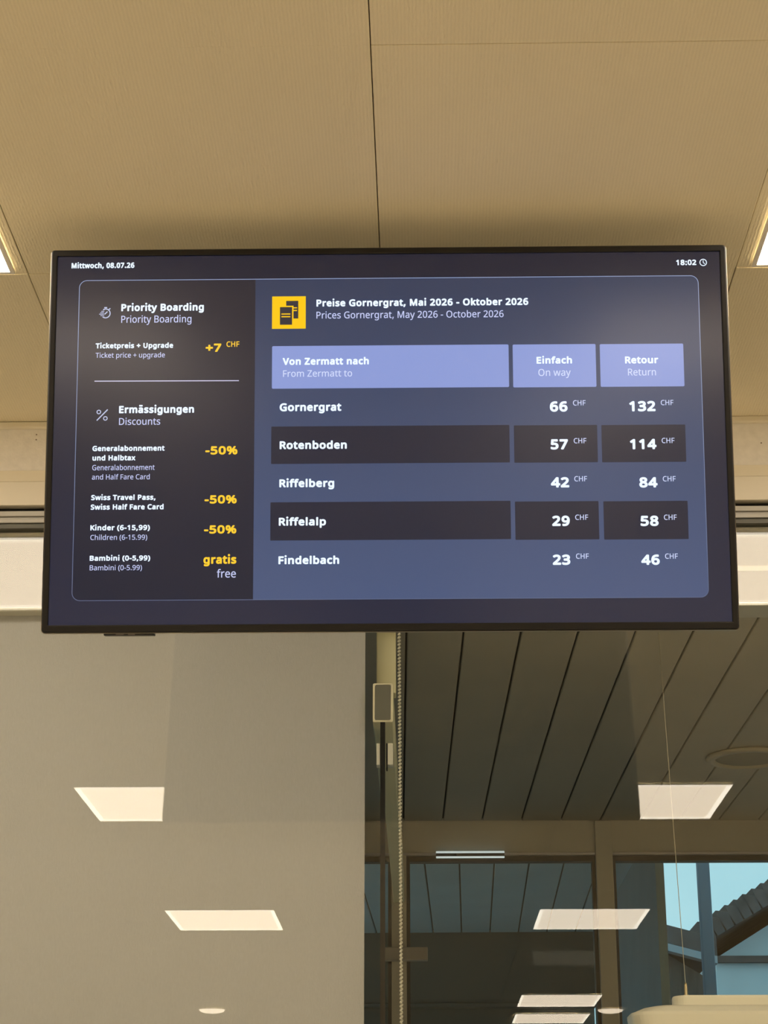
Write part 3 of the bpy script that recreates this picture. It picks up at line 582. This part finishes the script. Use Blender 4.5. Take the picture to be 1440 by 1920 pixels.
'i': (103, ['*X,:*X)k*5)k*5,:', '*G-3*L-2*Q-0*U--*Y-)*[-#*~,t*[,m*Y,h*U,c*Q,`*L,^*G,^*B,^*=,`*8,c*5,h*3,m*2,t*3-#*5-)*8--*=-0*B-2']),
'k': (214, ['*X+M*W+<*V+**X+**_+3*i+?*r+I+^,:,/,:+0+6,6)k+c)k*p*w*X*b*X)k*5)k*5-<*X-<']),
'l': (103, ['*X)k*5)k*5-<*X-<']),
'm': (375, [",q,>-/,<-A,6-O,+-V,#-[+q-_+e-a+W-a+G-a)k-?)k-?+E-=+U-:+a-4+k-,+s,x+w,k+x,X+v,I+p,>+f,7+X,2+G,1+2,1)k+f)k+f+E+e+P+d+Y+a+b+]+i+X+n+S+s+L+v+C+x+:+x+,+w*y+t*p+o*h+h*b+`*^+U*[+I*Y+:*X+**X)k*5)k*5,:*R,:*W+u*Y+u*^,$*c,**i,/*p,4*w,7+',:+/,<+8,>+@,>+P,=+^,:+j,5+t,.,$,%,*+r,,+r,4,%,>,.,I,5,V,:,c,="]),
'n': (248, ["+E,>+S,=+`,;+l,7+v,2,',+,.,#,3+q,7+e,:+W,:+G,:)k+o)k+o+E+n+T+j+a+d+k+[+s+N+w+?+x+*+v*r+o*f+d*^+U*Z+B*X+**X)k*5)k*5,:*R,:*W+u*Y+u*^,$*d,**k,/*r,4*z,7+*,:+3,<+<,>"]),
'o': (243, [",@+',?*n,=*^,9*O,4*B,-*7,%*,+t*#+i)t+])n+P)j+B)h+4)g+&)h*q)j*d)n*Y)t*N*#*E*,*=*7*6*B*0*O*,*^***n*)+'**+5*++B*-+N*1+Y*5+c*>+r*J,'*X,1*g,8*y,<+5,>+H,<+Y,8+h,1+v,',*+r,3+c,8+Y,;+N,>+B,?+5", "*N+'*N*o*P*`*T*S*Y*G*`*>*i*6*s*1+'*-+4*,+B*-+N*1+X*6+a*>+h*G+m*S+q*`+s*o+s+'+s+7+p+F+m+S+g+^+`+g+X+n+N+t+B+w+4+x*x+v*h+o*~+c*W+Y*S+O*P+C*N+5"]),
'p': (247, ["+C,>+S,=+a,9+m,4+y,,,++z,4+n,;+`,@+O,C+<,D+',C*q,B*c,@*W,<*L,9*A,0*2,&*%+r)t+d)m+T)h+C)g+8)g+/)i+&)k*v)o*n)r*h)w*b*$*]*)*X*.*V*.*X)u*X)c*X(c*5(c*5,:*R,:*W+u*X+u*],#*b,(*h,-*n,2*u,6+%,:+.,<+8,=", "+=+x+/+w+$+u*r+p*j+j*d+a*_+W*[+K*Y+>*X+.*X+'*Y*n*[*_*^*R*c*G*i*=*q*6+#*1+/*-+>*,+J*-+U*1+^*7+f*?+l*I+q*U+t*b+v*p+w+'+v+5+u+B+r+N+n+Y+i+b+^+n+O+v"]),
'r': (166, ["+A,>+N,=+[,<+V+s+K+u+?+v+7+u+/+t+'+q*x+m*q+h*k+b*f+[*a+T*]+K*[+B*Y+8*X+.*X)k*5)k*5,:*R,:*V+k*X+k*~+r*b+z*h,(*o,/*v,4+&,8+/,;+8,="]),
's': (192, ["+i*N+h*A+d*6+_*++W*#+M)t+A)n+3)j+$)h*k)g*])g*P)i*E)k*:)m*1)q*()u*(*=*1*9*;*5*G*1*S*.*`*,*l*++$*,+1*/+;*4+B*:+F*B+G*K+F*P+E*U+C*Z+?*^+:*b+3*f+**k*w*p*j*u*]*z*Q+(*F+-*=+3*6+9*/+@*++H*(+R*'+]**+n*1,$*>,/*G,4*R,9*],<*j,=*x,>+-,>+9,<+E,:+P,7+Z,4+e,/+Y+k+O+o+F+r+<+u+2+w+(+y*v+y*h+x*]+v*U+r*N+m*J+f*I+_*J+Y*K+T*N+P*S+L*X+H*`+D*i+@*t+;+(+6+5+1+A+,+K+&+T*y+~*r+a*k+f*c+h*Y"]),
't': (145, ['+%*,+5*-+C*0+C)m+?)l+9)j+3)i+,)h+%)g*w)g*l)h*b)j*X)m*O)r*G)x*A*)*<*4*9*A*8*R*8+w)q+w)q,/*8,>*F,k*[,k*[,:+A,:+A+w*[+w*[*R*~*F*_*=*e*5*k*0*t*-']),
'u': (248, [',9,:,9)k+t)k+o*/+m*/+h*(+b)z+[)u+T)q+L)m+D)j+;)i+2)g+))g*q)h*b)k*V)o*K)v*B*&*;*1*7*=*4*L*3*]*3,:*V,:*V*`*X*P*~*C*b*9*k*2*w*.+.*,+=*-+J*0+T*5+~*<+c*E+h*P+k*~+m*j+m*z+m,:']),
'v': (204, ['*d)k)k,:*9,:*f*k*m*X*t*C*x*2*y*2+&*C+-*X+3*k+a,:,/,:+5)k']),
'w': (315, ['+h+4+c+E+_+U+[+c+Y+m+W+m+U+c+R+U+N+E+I+4*z)k*R)k)o,:*<,:*Z*x*`*`*e*J*h*7*i*7*l*D*o*S*s*c*x*q+F,:+l,:,9*q,?*^,D*I,H*8,I*8,L*I,Q*_,X*x,v,:-B,:,^)k,5)k']),
'x': (212, ['*h+))v,:*F,:+%+A+~,:,,,:+:+),0)k+`)k+%*i*B)k)r)k']),
'y': (204, [')k,:*9,:*h*p*o*[*u*G*z*5+#*5++*O+6*p+a,:,/,:++)M+&)A*x)5*q)**j(y*a(q*X(k*N(f*B(d*5(c*$(d)o(f)o)*)z)(*/)(*7)(*>)**E),*J)0*O)4*T)9*X)@*~)F*_)N*j)j']),
'ä': (225, ["+.,>+=,=+K,;+V,7+`,2+i,,+s+w+y+d,#+M,#)k+b)k+[*1+Y*1+S**+M*$+F)v+?)q+8)m+0)k+')i*u)g*i)g*])h*Q)j*G)n*=)s*5)z*.*+*)*5*&*A*%*O*(*c*1*s*?+(*J+/*W+4*g+7*y+:+4+;+Y+=+Y+I+X+Y+T+f+M+o+E+t+:+x+,+y*y+x*o+w*d+t*Z+q*Q+m*H+i*=,+*G,0*R,4*^,8*k,;*y,=", '+9+#*y*y*f*t*Y*n*Q*f*L*[*J*N*K*C*O*;*U*4*]*/*f*,*q*++**-+9*2+G*:+Q*F+W*V+Y*i+Y+$', "*L,t*L,z*N-'*Q-+*U-.*Z-/*^-0*c-/*h-.*l-+*o-'*q,z*q,t*q,n*o,i*l,e*h,b*c,a*^,`*Z,a*U,b*Q,e*N,i*L,n", "+?,t+@,z+A-'+D-++H-.+M-/+Q-0+V-/+[-.+_-++b-'+d,z+d,t+d,n+b,i+_,e+[,b+V,a+Q,`+M,a+H,b+D,e+A,i+@,n"]),
}
def contour(t):
    g = lambda c: 57 if c == '~' else ord(c)-35
    v = [g(t[k])*88+g(t[k+1])-600 for k in range(0, len(t), 2)]
    return list(zip(v[0::2], v[1::2]))
CAPH = 286.0
def text(body, xa, xb, base, cap_px, m, bold=0.0, name='screen_text', label=None):
    (ua, va), (ub, vb) = P(xa, base), P(xb, base)
    vm = P((xa+xb)/2, base)[1]; cap = P((xa+xb)/2, base-cap_px)[1]-vm
    wst = bold*cap; sc = (1-2*bold)*cap/CAPH                    # stroke half width, vertical scale
    pen = 0.0; track = 1.25*wst; shapes = []; nl = 0
    for ch in body:
        adv, cs = GLYPHS[ch]; cs = [contour(c) for c in cs]
        cs = [[(x, y+(1.7*wst/sc if min(q[1] for q in c) > 225 and ch in 'iäj' else 0)) for x, y in c] for c in cs]
        shapes.append((pen, nl, cs)); pen += adv; nl += 1
    first, last = shapes[0], shapes[-1]
    lo = first[0]+min(x for c in first[2] for x, y in c); hi = last[0]+max(x for c in last[2] for x, y in c)
    kx = ((ub-ua)-2*wst-track*(nl-1))/(hi-lo)
    cu = bpy.data.curves.new(name, 'CURVE'); cu.dimensions = '2D'; cu.fill_mode = 'BOTH'
    loops = []
    for off, n_, cs in shapes:
        for c in cs:
            pts = [(ua+wst+track*n_+(off+x-lo)*kx, vm+wst+y*sc) for x, y in c]; loops.append(pts)
            sp = cu.splines.new('POLY'); sp.points.add(len(pts)-1); sp.use_cyclic_u = True
            for q, (x, y) in zip(sp.points, pts): q.co = (x*100, y*100, 0, 1)
    tmp = bpy.data.objects.new(name, cu); C.objects.link(tmp)
    me0 = bpy.data.meshes.new_from_object(tmp.evaluated_get(bpy.context.evaluated_depsgraph_get()))
    bpy.data.objects.remove(tmp); bpy.data.curves.remove(cu)
    bm = B(); bm.from_mesh(me0); bpy.data.meshes.remove(me0)
    for v in bm.verts: v.co = (v.co.x/100, -.0008, v.co.y/100)
    if wst > 0:                                                 # heavier weight: a stroke with round joins along every outline
        for pts in loops:
            for k in range(len(pts)):
                a = Vector(pts[k]); b = Vector(pts[(k+1) % len(pts)])
                if (b-a).length < 1e-7: continue
                seg2(bm, a, b, 2*wst, -.0008)
                bm.faces.new([bm.verts.new((a.x+wst*math.cos(PI*q/4), -.0008, a.y+wst*math.sin(PI*q/4))) for q in range(8)])
    o = flat(name, bm, m, scr)
    if label: o['label'] = label
    return kx/sc
BO = .066
ratios = []
def bold(t, xa, xb, base, cap, name='heading_text'): ratios.append((t, text(t, xa, xb, base, cap, L_bold, BO, name)))
def thin(t, xa, xb, base, cap, name='screen_text', m=None): ratios.append((t, text(t, xa, xb, base, cap, m or L_thin, .012, name)))
def yel(t, xa, xb, base, cap, o=BO): ratios.append((t, text(t, xa, xb, base, cap, L_yelt, o, 'discount_text', 'yellow lettering')))
bold('Mittwoch, 08.07.26', 134.2, 252.1, 503.1, 10.2, 'date_text')
bold('18:02', 1267.8, 1305.6, 497.4, 10.2, 'time_text')
bold('Priority Boarding', 227.4, 382.3, 583.2, 13.6)
thin('Priority Boarding', 227.4, 359, 605, 13.2)
bold('Ticketpreis + Upgrade', 179.3, 324.7, 653, 9.7)
thin('Ticket price + upgrade', 179.3, 309.2, 670.7, 9.3)
yel('+7', 385.6, 414.9, 660, 15.6); yel('CHF', 424.7, 448.9, 650.4, 10, .025)
bold('Ermässigungen', 223.2, 363.8, 774.6, 13.8)
thin('Discounts', 223.2, 300.5, 796.7, 12.9)
bold('Generalabonnement', 173.3, 308.6, 845.7, 9.9)
bold('und Halbtax', 173.3, 253.9, 863.6, 9.9)
thin('Generalabonnement', 173, 290, 881.5, 9.8)
thin('and Half Fare Card', 172.4, 280.8, 899.1, 9.5)
yel('-50%', 385, 445.3, 852.3, 15.6)
bold('Swiss Travel Pass,', 170.9, 291.6, 937.7, 9.9)
bold('Swiss Half Fare Card', 170, 306.8, 955.6, 9.9)
yel('-50%', 383.5, 443.8, 944.2, 15.6)
bold('Kinder (6-15,99)', 169.4, 281.1, 994.4, 9.9)
thin('Children (6-15.99)', 169.4, 276, 1012.3, 9.4)
yel('-50%', 382.6, 443.2, 1000.5, 15.5)
bold('Bambini (0-5,99)', 168.2, 281.7, 1051.4, 9.7)
thin('Bambini (0-5.99)', 168.2, 266.2, 1069.3, 9.5)
yel('gratis', 381.4, 443.2, 1057.2, 16)
thin('free', 406.5, 442.3, 1083, 15.0)
bold('Preise Gornergrat, Mai 2026 - Oktober 2026', 593.3, 990.7, 573.6, 13.2)
thin('Prices Gornergrat, May 2026 - October 2026', 593.3, 944.3, 596.2, 12.8)
bold('Von Zermatt nach', 530, 691.7, 684, 13.3); thin('From Zermatt to', 530.7, 660.3, 706.4, 12.3, m=L_thinw)
bold('Einfach', 1006, 1072.6, 682, 13); thin('On way', 1009.4, 1070.2, 704.9, 13, m=L_thinw)
bold('Retour', 1171.9, 1234.4, 681.6, 13.3); thin('Return', 1177.5, 1230, 704.2, 13, m=L_thinw)
for t, a, b, y in (('Gornergrat', 524.3, 640, 771), ('Rotenboden', 524.3, 650.3, 842), ('Riffelberg', 523.7, 626.7, 913.6), ('Riffelalp', 522.7, 611.3, 985.6), ('Findelbach', 522, 636, 1057.8)):
    bold(t, a, b, y, 15, 'destination_text')
for t, a, b, c, d, y in (('66', 1031, 1064.3, 1074.4, 1098, 772), ('132', 1180, 1229.2, 1239, 1262.6, 771.4), ('57', 1032.4, 1065, 1075.8, 1099.4, 842.9), ('114', 1181.3, 1231, 1240.7, 1264.7, 842.5),
                         ('42', 1033, 1067.4, 1076.8, 1100.8, 914.2), ('84', 1198.7, 1233, 1242.8, 1267, 914.2), ('29', 1035.5, 1068.5, 1078.5, 1102.8, 986.4), ('58', 1201, 1235, 1244.9, 1268.8, 986.4),
                         ('23', 1036.5, 1069.5, 1080, 1104, 1059.3), ('46', 1202.5, 1237.2, 1247, 1271, 1059.3)):
    ratios.append((t, text(t, a, b, y, 19.3, L_bold, .07, 'price_text')))
    ratios.append(('CHF', text('CHF', c, d, y-11.6, 9.7, L_thinw, .015, 'currency_text')))
print('RATIOS', [(t, round(r, 2)) for t, r in ratios])

# ------------------------------------------------------------------ ceiling lights of the hall
def ceiling_light(cx, y0, y1, label):
    t = thing('ceiling_light', label, 'ceiling light', (cx, (y0+y1)/2, HC), 'square lamp panels in the hall ceiling')
    wx, wy = .327, (y1-y0)/2
    bm = B(); zt = -.0015
    fw = .008
    for d in ((-wx, wx, -wy, -wy+fw), (-wx, wx, wy-fw, wy), (-wx, -wx+fw, -wy+fw, wy-fw), (wx-fw, wx, -wy+fw, wy-fw)):
        box(bm, *d, zt-.006, zt)
    obj('frame', bm, M_lampframe, t)
    ew = .022; bm = B(); ax, ay = wx-.0083, wy-.0083             # glowing border added for a bright rim, then the diffuser inside it
    for d in ((-ax, ax, -ay, -ay+ew), (-ax, ax, ay-ew, ay), (-ax, -ax+ew, -ay+ew, ay-ew), (ax-ew, ax, -ay+ew, ay-ew)):
        box(bm, *d, zt-.0055, zt-.001)
    obj('glow_border', bm, M_edge, t)
    boxobj('diffuser', (-ax+ew, ax-ew, -ay+ew, ay-ew, zt-.0045, zt-.001), M_panel, t)
XA, XB = -1.117, .976
ceiling_light(XA, 2.655, 3.285, 'lit square ceiling panel at the left edge beside the screen')
ceiling_light(XB, 2.655, 3.285, 'lit square ceiling panel at the right edge beside the screen')
ceiling_light(-1.15, -.485, .225, 'lit ceiling panel mirrored in the glass over the grey blind, upper one')
ceiling_light(.985, -.485, .225, 'lit ceiling panel mirrored in the glass at right, uppermost, below the round speaker')
ceiling_light(-1.185, -3.82, -3.03, 'lit ceiling panel mirrored in the glass over the grey blind, lower one')
ceiling_light(1.0, -3.82, -3.03, 'lit ceiling panel mirrored in the glass across the far window post')
ceiling_light(1.095, -8.11, -7.27, 'lit ceiling panel mirrored low in the glass, beside the small round downlight')
ceiling_light(1.11, -9.45, -8.66, 'lit ceiling panel mirrored lowest in the glass at the bottom edge')
for sx, side in ((-3.20, 'left'), (3.07, 'right')):  # unseen panels added to brighten the hall ceiling and the blind
    for y0, row in ((2.53, 'nearest the glazed front'), (-.485, 'second from the glazed front'), (-3.82, 'third from the glazed front')):
        ceiling_light(sx, y0, y0+.73, 'added unseen ceiling panel beside the %s hall wall, %s' % (side, row))
def downlight(cx, cy, label):
    t = thing('downlight', label, 'downlight', (cx, cy, HC), 'round downlights in the hall ceiling')
    bm = B(); lathe(bm, (0, 0, 0), [(.110, -.002), (.119, -.002), (.120, -.004), (.116, -.007), (.110, -.007), (.110, -.002)]); obj('rim', bm, M_lampframe, t, True)
    bm = B(); lathe(bm, (0, 0, 0), [(.109, -.004), (.104, -.014), (.090, -.023), (.065, -.030), (.033, -.034), (.001, -.035)]); obj('diffuser', bm, M_down, t, True)
downlight(-1.78, -8.30, 'small round downlight mirrored in the glass low over the grey blind')
downlight(1.575, -8.37, 'small round downlight mirrored in the glass left of the pendant lamp')

# ------------------------------------------------------------------ roller blind behind the glass
rb = thing('roller_blind', 'plain grey roller blind hanging behind the glass at left', 'blind', (-1.3, G+.06, 3.0))
def lb(x0, x1, y0, y1, z0, z1): return (x0+1.3, x1+1.3, y0-G-.06, y1-G-.06, z0-3.0, z1-3.0)
bm = B(); box(bm, *lb(-2.45, -.075, G+.014, G+.098, 2.9168, 3.098), bevel=.003)
obj('cassette', bm, M_white, rb)
bm = B(); box(bm, *lb(-2.45, -.075, G+.011, G+.10, 2.907, 2.9165), bevel=.002); obj('cassette_lip', bm, M_lip, rb)
bm = B()
box(bm, *lb(-2.4, -.1245, G+.045, G+.0462, 1.05, 2.9075)); obj('fabric', bm, M_blind, rb)
bm = B(); box(bm, *lb(-2.4, -.1245, G+.038, G+.053, 1.02, 1.05), bevel=.004); obj('bottom_bar', bm, M_alu, rb)
bm = B()
zc = 2.905
x_at = lambda z: -.0492+(2.846-z)*.0030
k = 0
while zc > 1.3:
    for dx, dy, ph in ((0, .0185, 0), (.0018, .0255, .0042)):
        M = Matrix.Translation((x_at(zc)+dx+1.3, dy-.06, zc-ph-3.0))
        bmesh.ops.create_icosphere(bm, subdivisions=1, radius=.0033, matrix=M)
    zc -= .0080
obj('pull_chain', bm, M_chain, rb, True)

# ------------------------------------------------------------------ glass partition running back into the office
gp = thing('glass_partition', 'narrow frameless glass partition with cream head tube, seen end on', 'partition', (-.085, G+.2, 0))
ox, oy = -.085, G+.2
def g_(x0, x1, y0, y1, z0, z1): return (x0-ox, x1-ox, y0-oy, y1-oy, z0, z1)
bm = B(); box(bm, *g_(-.1066, -.0622, G+.018, YF-.02, 2.6485, 2.736), bevel=.003)
ht = obj('head_tube', bm, M_tubem, gp)
bm = B()                                                        # ragged cream rim and grey end plate of the cut tube
ring_o = rounded(-.1066-ox, -.0622-ox, 2.6485, 2.736, .004, 4)
cx_, cz_ = -.0844-ox, 2.692
ring_i = [(cx_+(x-cx_)*(.80+random.uniform(-.05, .03)), cz_+(z-cz_)*(.91+random.uniform(-.02, .02))) for x, z in ring_o]
a = [bm.verts.new((x, G+.0165-oy, z)) for x, z in ring_o]; b = [bm.verts.new((x, G+.0150-oy, z)) for x, z in ring_i]
c_ = [bm.verts.new((x, G+.0178-oy, z)) for x, z in ring_o]; nR = len(a)
for i in range(nR):
    bm.faces.new((a[i], a[(i+1) % nR], b[(i+1) % nR], b[i])); bm.faces.new((c_[i], c_[(i+1) % nR], a[(i+1) % nR], a[i]))
obj('tube_rim', bm, mat('cream_edge', (.86, .82, .64), .6), ht)
boxobj('end_plate', g_(-.1035, -.0655, G+.0155, G+.0172, 2.653, 2.732), M_tubeend, ht)
bm = B(); box(bm, *g_(-.1008, -.0570, G+.10, G+.145, 2.7365, HS-.002), bevel=.002); obj('post', bm, M_tubem, gp)
boxobj('pane', g_(-.0890, -.0805, G+.030, YF-.02, .02, 2.648), M_partglass, gp)
boxobj('edge_seal', g_(-.0901, -.0796, G+.0165, G+.029, .02, 2.648), M_black, gp)
bm = B(); box(bm, *g_(-.0985, -.0905, G+.018, G+.05, 2.553, 2.601), bevel=.001); box(bm, *g_(-.0742, -.0622, G+.018, G+.05, 2.553, 2.601), bevel=.001)
obj('clamp', bm, M_clamp, gp)
boxobj('clamp_gap', g_(-.0775, -.0745, G+.018, G+.045, 2.545, 2.601), M_black, gp)  # black strip put in for the dark gap beside the clamp
bm = B(); box(bm, *g_(-.0982, -.0905, G+.02, YF-.02, .0, .05)); box(bm, *g_(-.0785, -.072, G+.02, YF-.02, .0, .05)); obj('floor_channel', bm, M_alu, gp)

tag(boxobj('mounting_box', (-.127, .016, YF-.06, YF-.02, 2.452, 2.495), mat('grey_box', (.34, .32, .30), .6), bevel=.003), 'small grey horizontal box at the far end of the glass partition', 'box')

# ------------------------------------------------------------------ round speaker in the slatted ceiling
sp = thing('ceiling_speaker', 'round brown grille set in the slatted ceiling at right', 'ceiling speaker', (.975, 5.56, HS))
bm = B(); lathe(bm, (0, 0, 0), [(.098, -.001), (.125, -.001), (.127, -.006), (.118, -.013), (.102, -.013), (.098, -.001)]); obj('rim', bm, M_speakrim, sp, True)
bm = B(); lathe(bm, (0, 0, 0), [(.0975, -.006), (.075, -.009), (.04, -.0115), (.001, -.012)]); obj('grille', bm, M_speak, sp, True)

# ------------------------------------------------------------------ pendant lamp
YP = 4.30
p_top, p_grip, p_hl, p_bl = on_y(1233.5, 1165, YP), on_y(1285.5, 1846, YP), on_y(1259.5, 1869, YP), on_y(1180, 1916, YP)
zt = on_y(1300, 1869, YP).z; zm = on_y(1300, 1888.5, YP).z
pd = thing('pendant_lamp', 'cream pendant lamp hung on a thin cable at lower right', 'pendant lamp', (p_grip.x, YP, zm))
o0 = Vector((p_grip.x, YP, zm))
LN = .95
sx_ = lambda x: x-o0.x
for name, xa in (('cable', 0.0), ('cable', LN-.12)):
    bm = B()
    dxc = (p_top.x-p_grip.x)*(1 if xa == 0 else -1)
    zb = zt-zm+.018
    tube(bm, [(xa, 0, zb), (xa+dxc, 0, HS-.001-zm)], .0008, 8); obj('cable', bm, M_cable, pd)
    bm = B(); lathe(bm, (xa, 0, 0), [(.0005, zb+.012), (.002, zb+.012), (.0035, zb+.006), (.0038, zb-.012), (.0052, zb-.014), (.0052, zt-zm-.001), (.0005, zt-zm-.001)], 20)
    obj('cable_grip', bm, M_brass, pd, True)
def stadium(bm, x0, x1, hy, levels):                            # rounded lamp body, levels of (inset, z)
    rr = []
    for ins, z in levels:
        rr.append([bm.verts.new((x, y, z)) for x, y in rounded(x0+ins, x1-ins, -hy+ins*.6, hy-ins*.6, min(hy-ins*.6, .05)*.98, 8)])
    m = len(rr[0])
    for i in range(len(rr)-1):
        for k in range(m): bm.faces.new((rr[i][k], rr[i][(k+1) % m], rr[i+1][(k+1) % m], rr[i+1][k]))
    bm.faces.new(rr[0]); bm.faces.new(rr[-1])
xl = sx_(p_hl.x)
bm = B(); stadium(bm, xl, LN-.12-xl, .035, [(.003, zt-zm), (.001, zt-zm-.002), (0, zt-zm-.005), (0, 0)]); obj('canopy', bm, M_pend, pd)
bl = sx_(p_bl.x)
bm = B(); stadium(bm, bl, LN-.12-bl, .09, [(.065, -.0005), (.045, -.002), (.028, -.006), (.012, -.013), (.004, -.017), (0, -.0175), (0, -.024), (.004, -.045), (.012, -.055)]); obj('shade', bm, M_pend, pd)
bm = B(); stadium(bm, bl+.02, LN-.12-bl-.02, .075, [(0, -.0552), (.004, -.062)]); obj('diffuser', bm, mat('opal_diffuser', (.8, .8, .76), .5), pd)

# ------------------------------------------------------------------ slim glowing strip along the far window head
ls = thing('glow_strip', 'slim pale glowing strip along the head of the far window', 'light strip', (.164, YF-.02, 2.815))
bm = B(); box(bm, -.117, .117, -.004, .006, .0008, .0075, bevel=.001); obj('upper_bar', bm, M_led, ls)
bm = B(); box(bm, -.117, .117, -.004, .006, -.0155, -.0100, bevel=.001); obj('mirror_bar', bm, M_led, ls)  # glowing bar put in for the reflection of the upper one
bm = B(); box(bm, -.117, .117, -.002, .006, -.0098, .0006); obj('bar_carrier', bm, M_frame, ls)
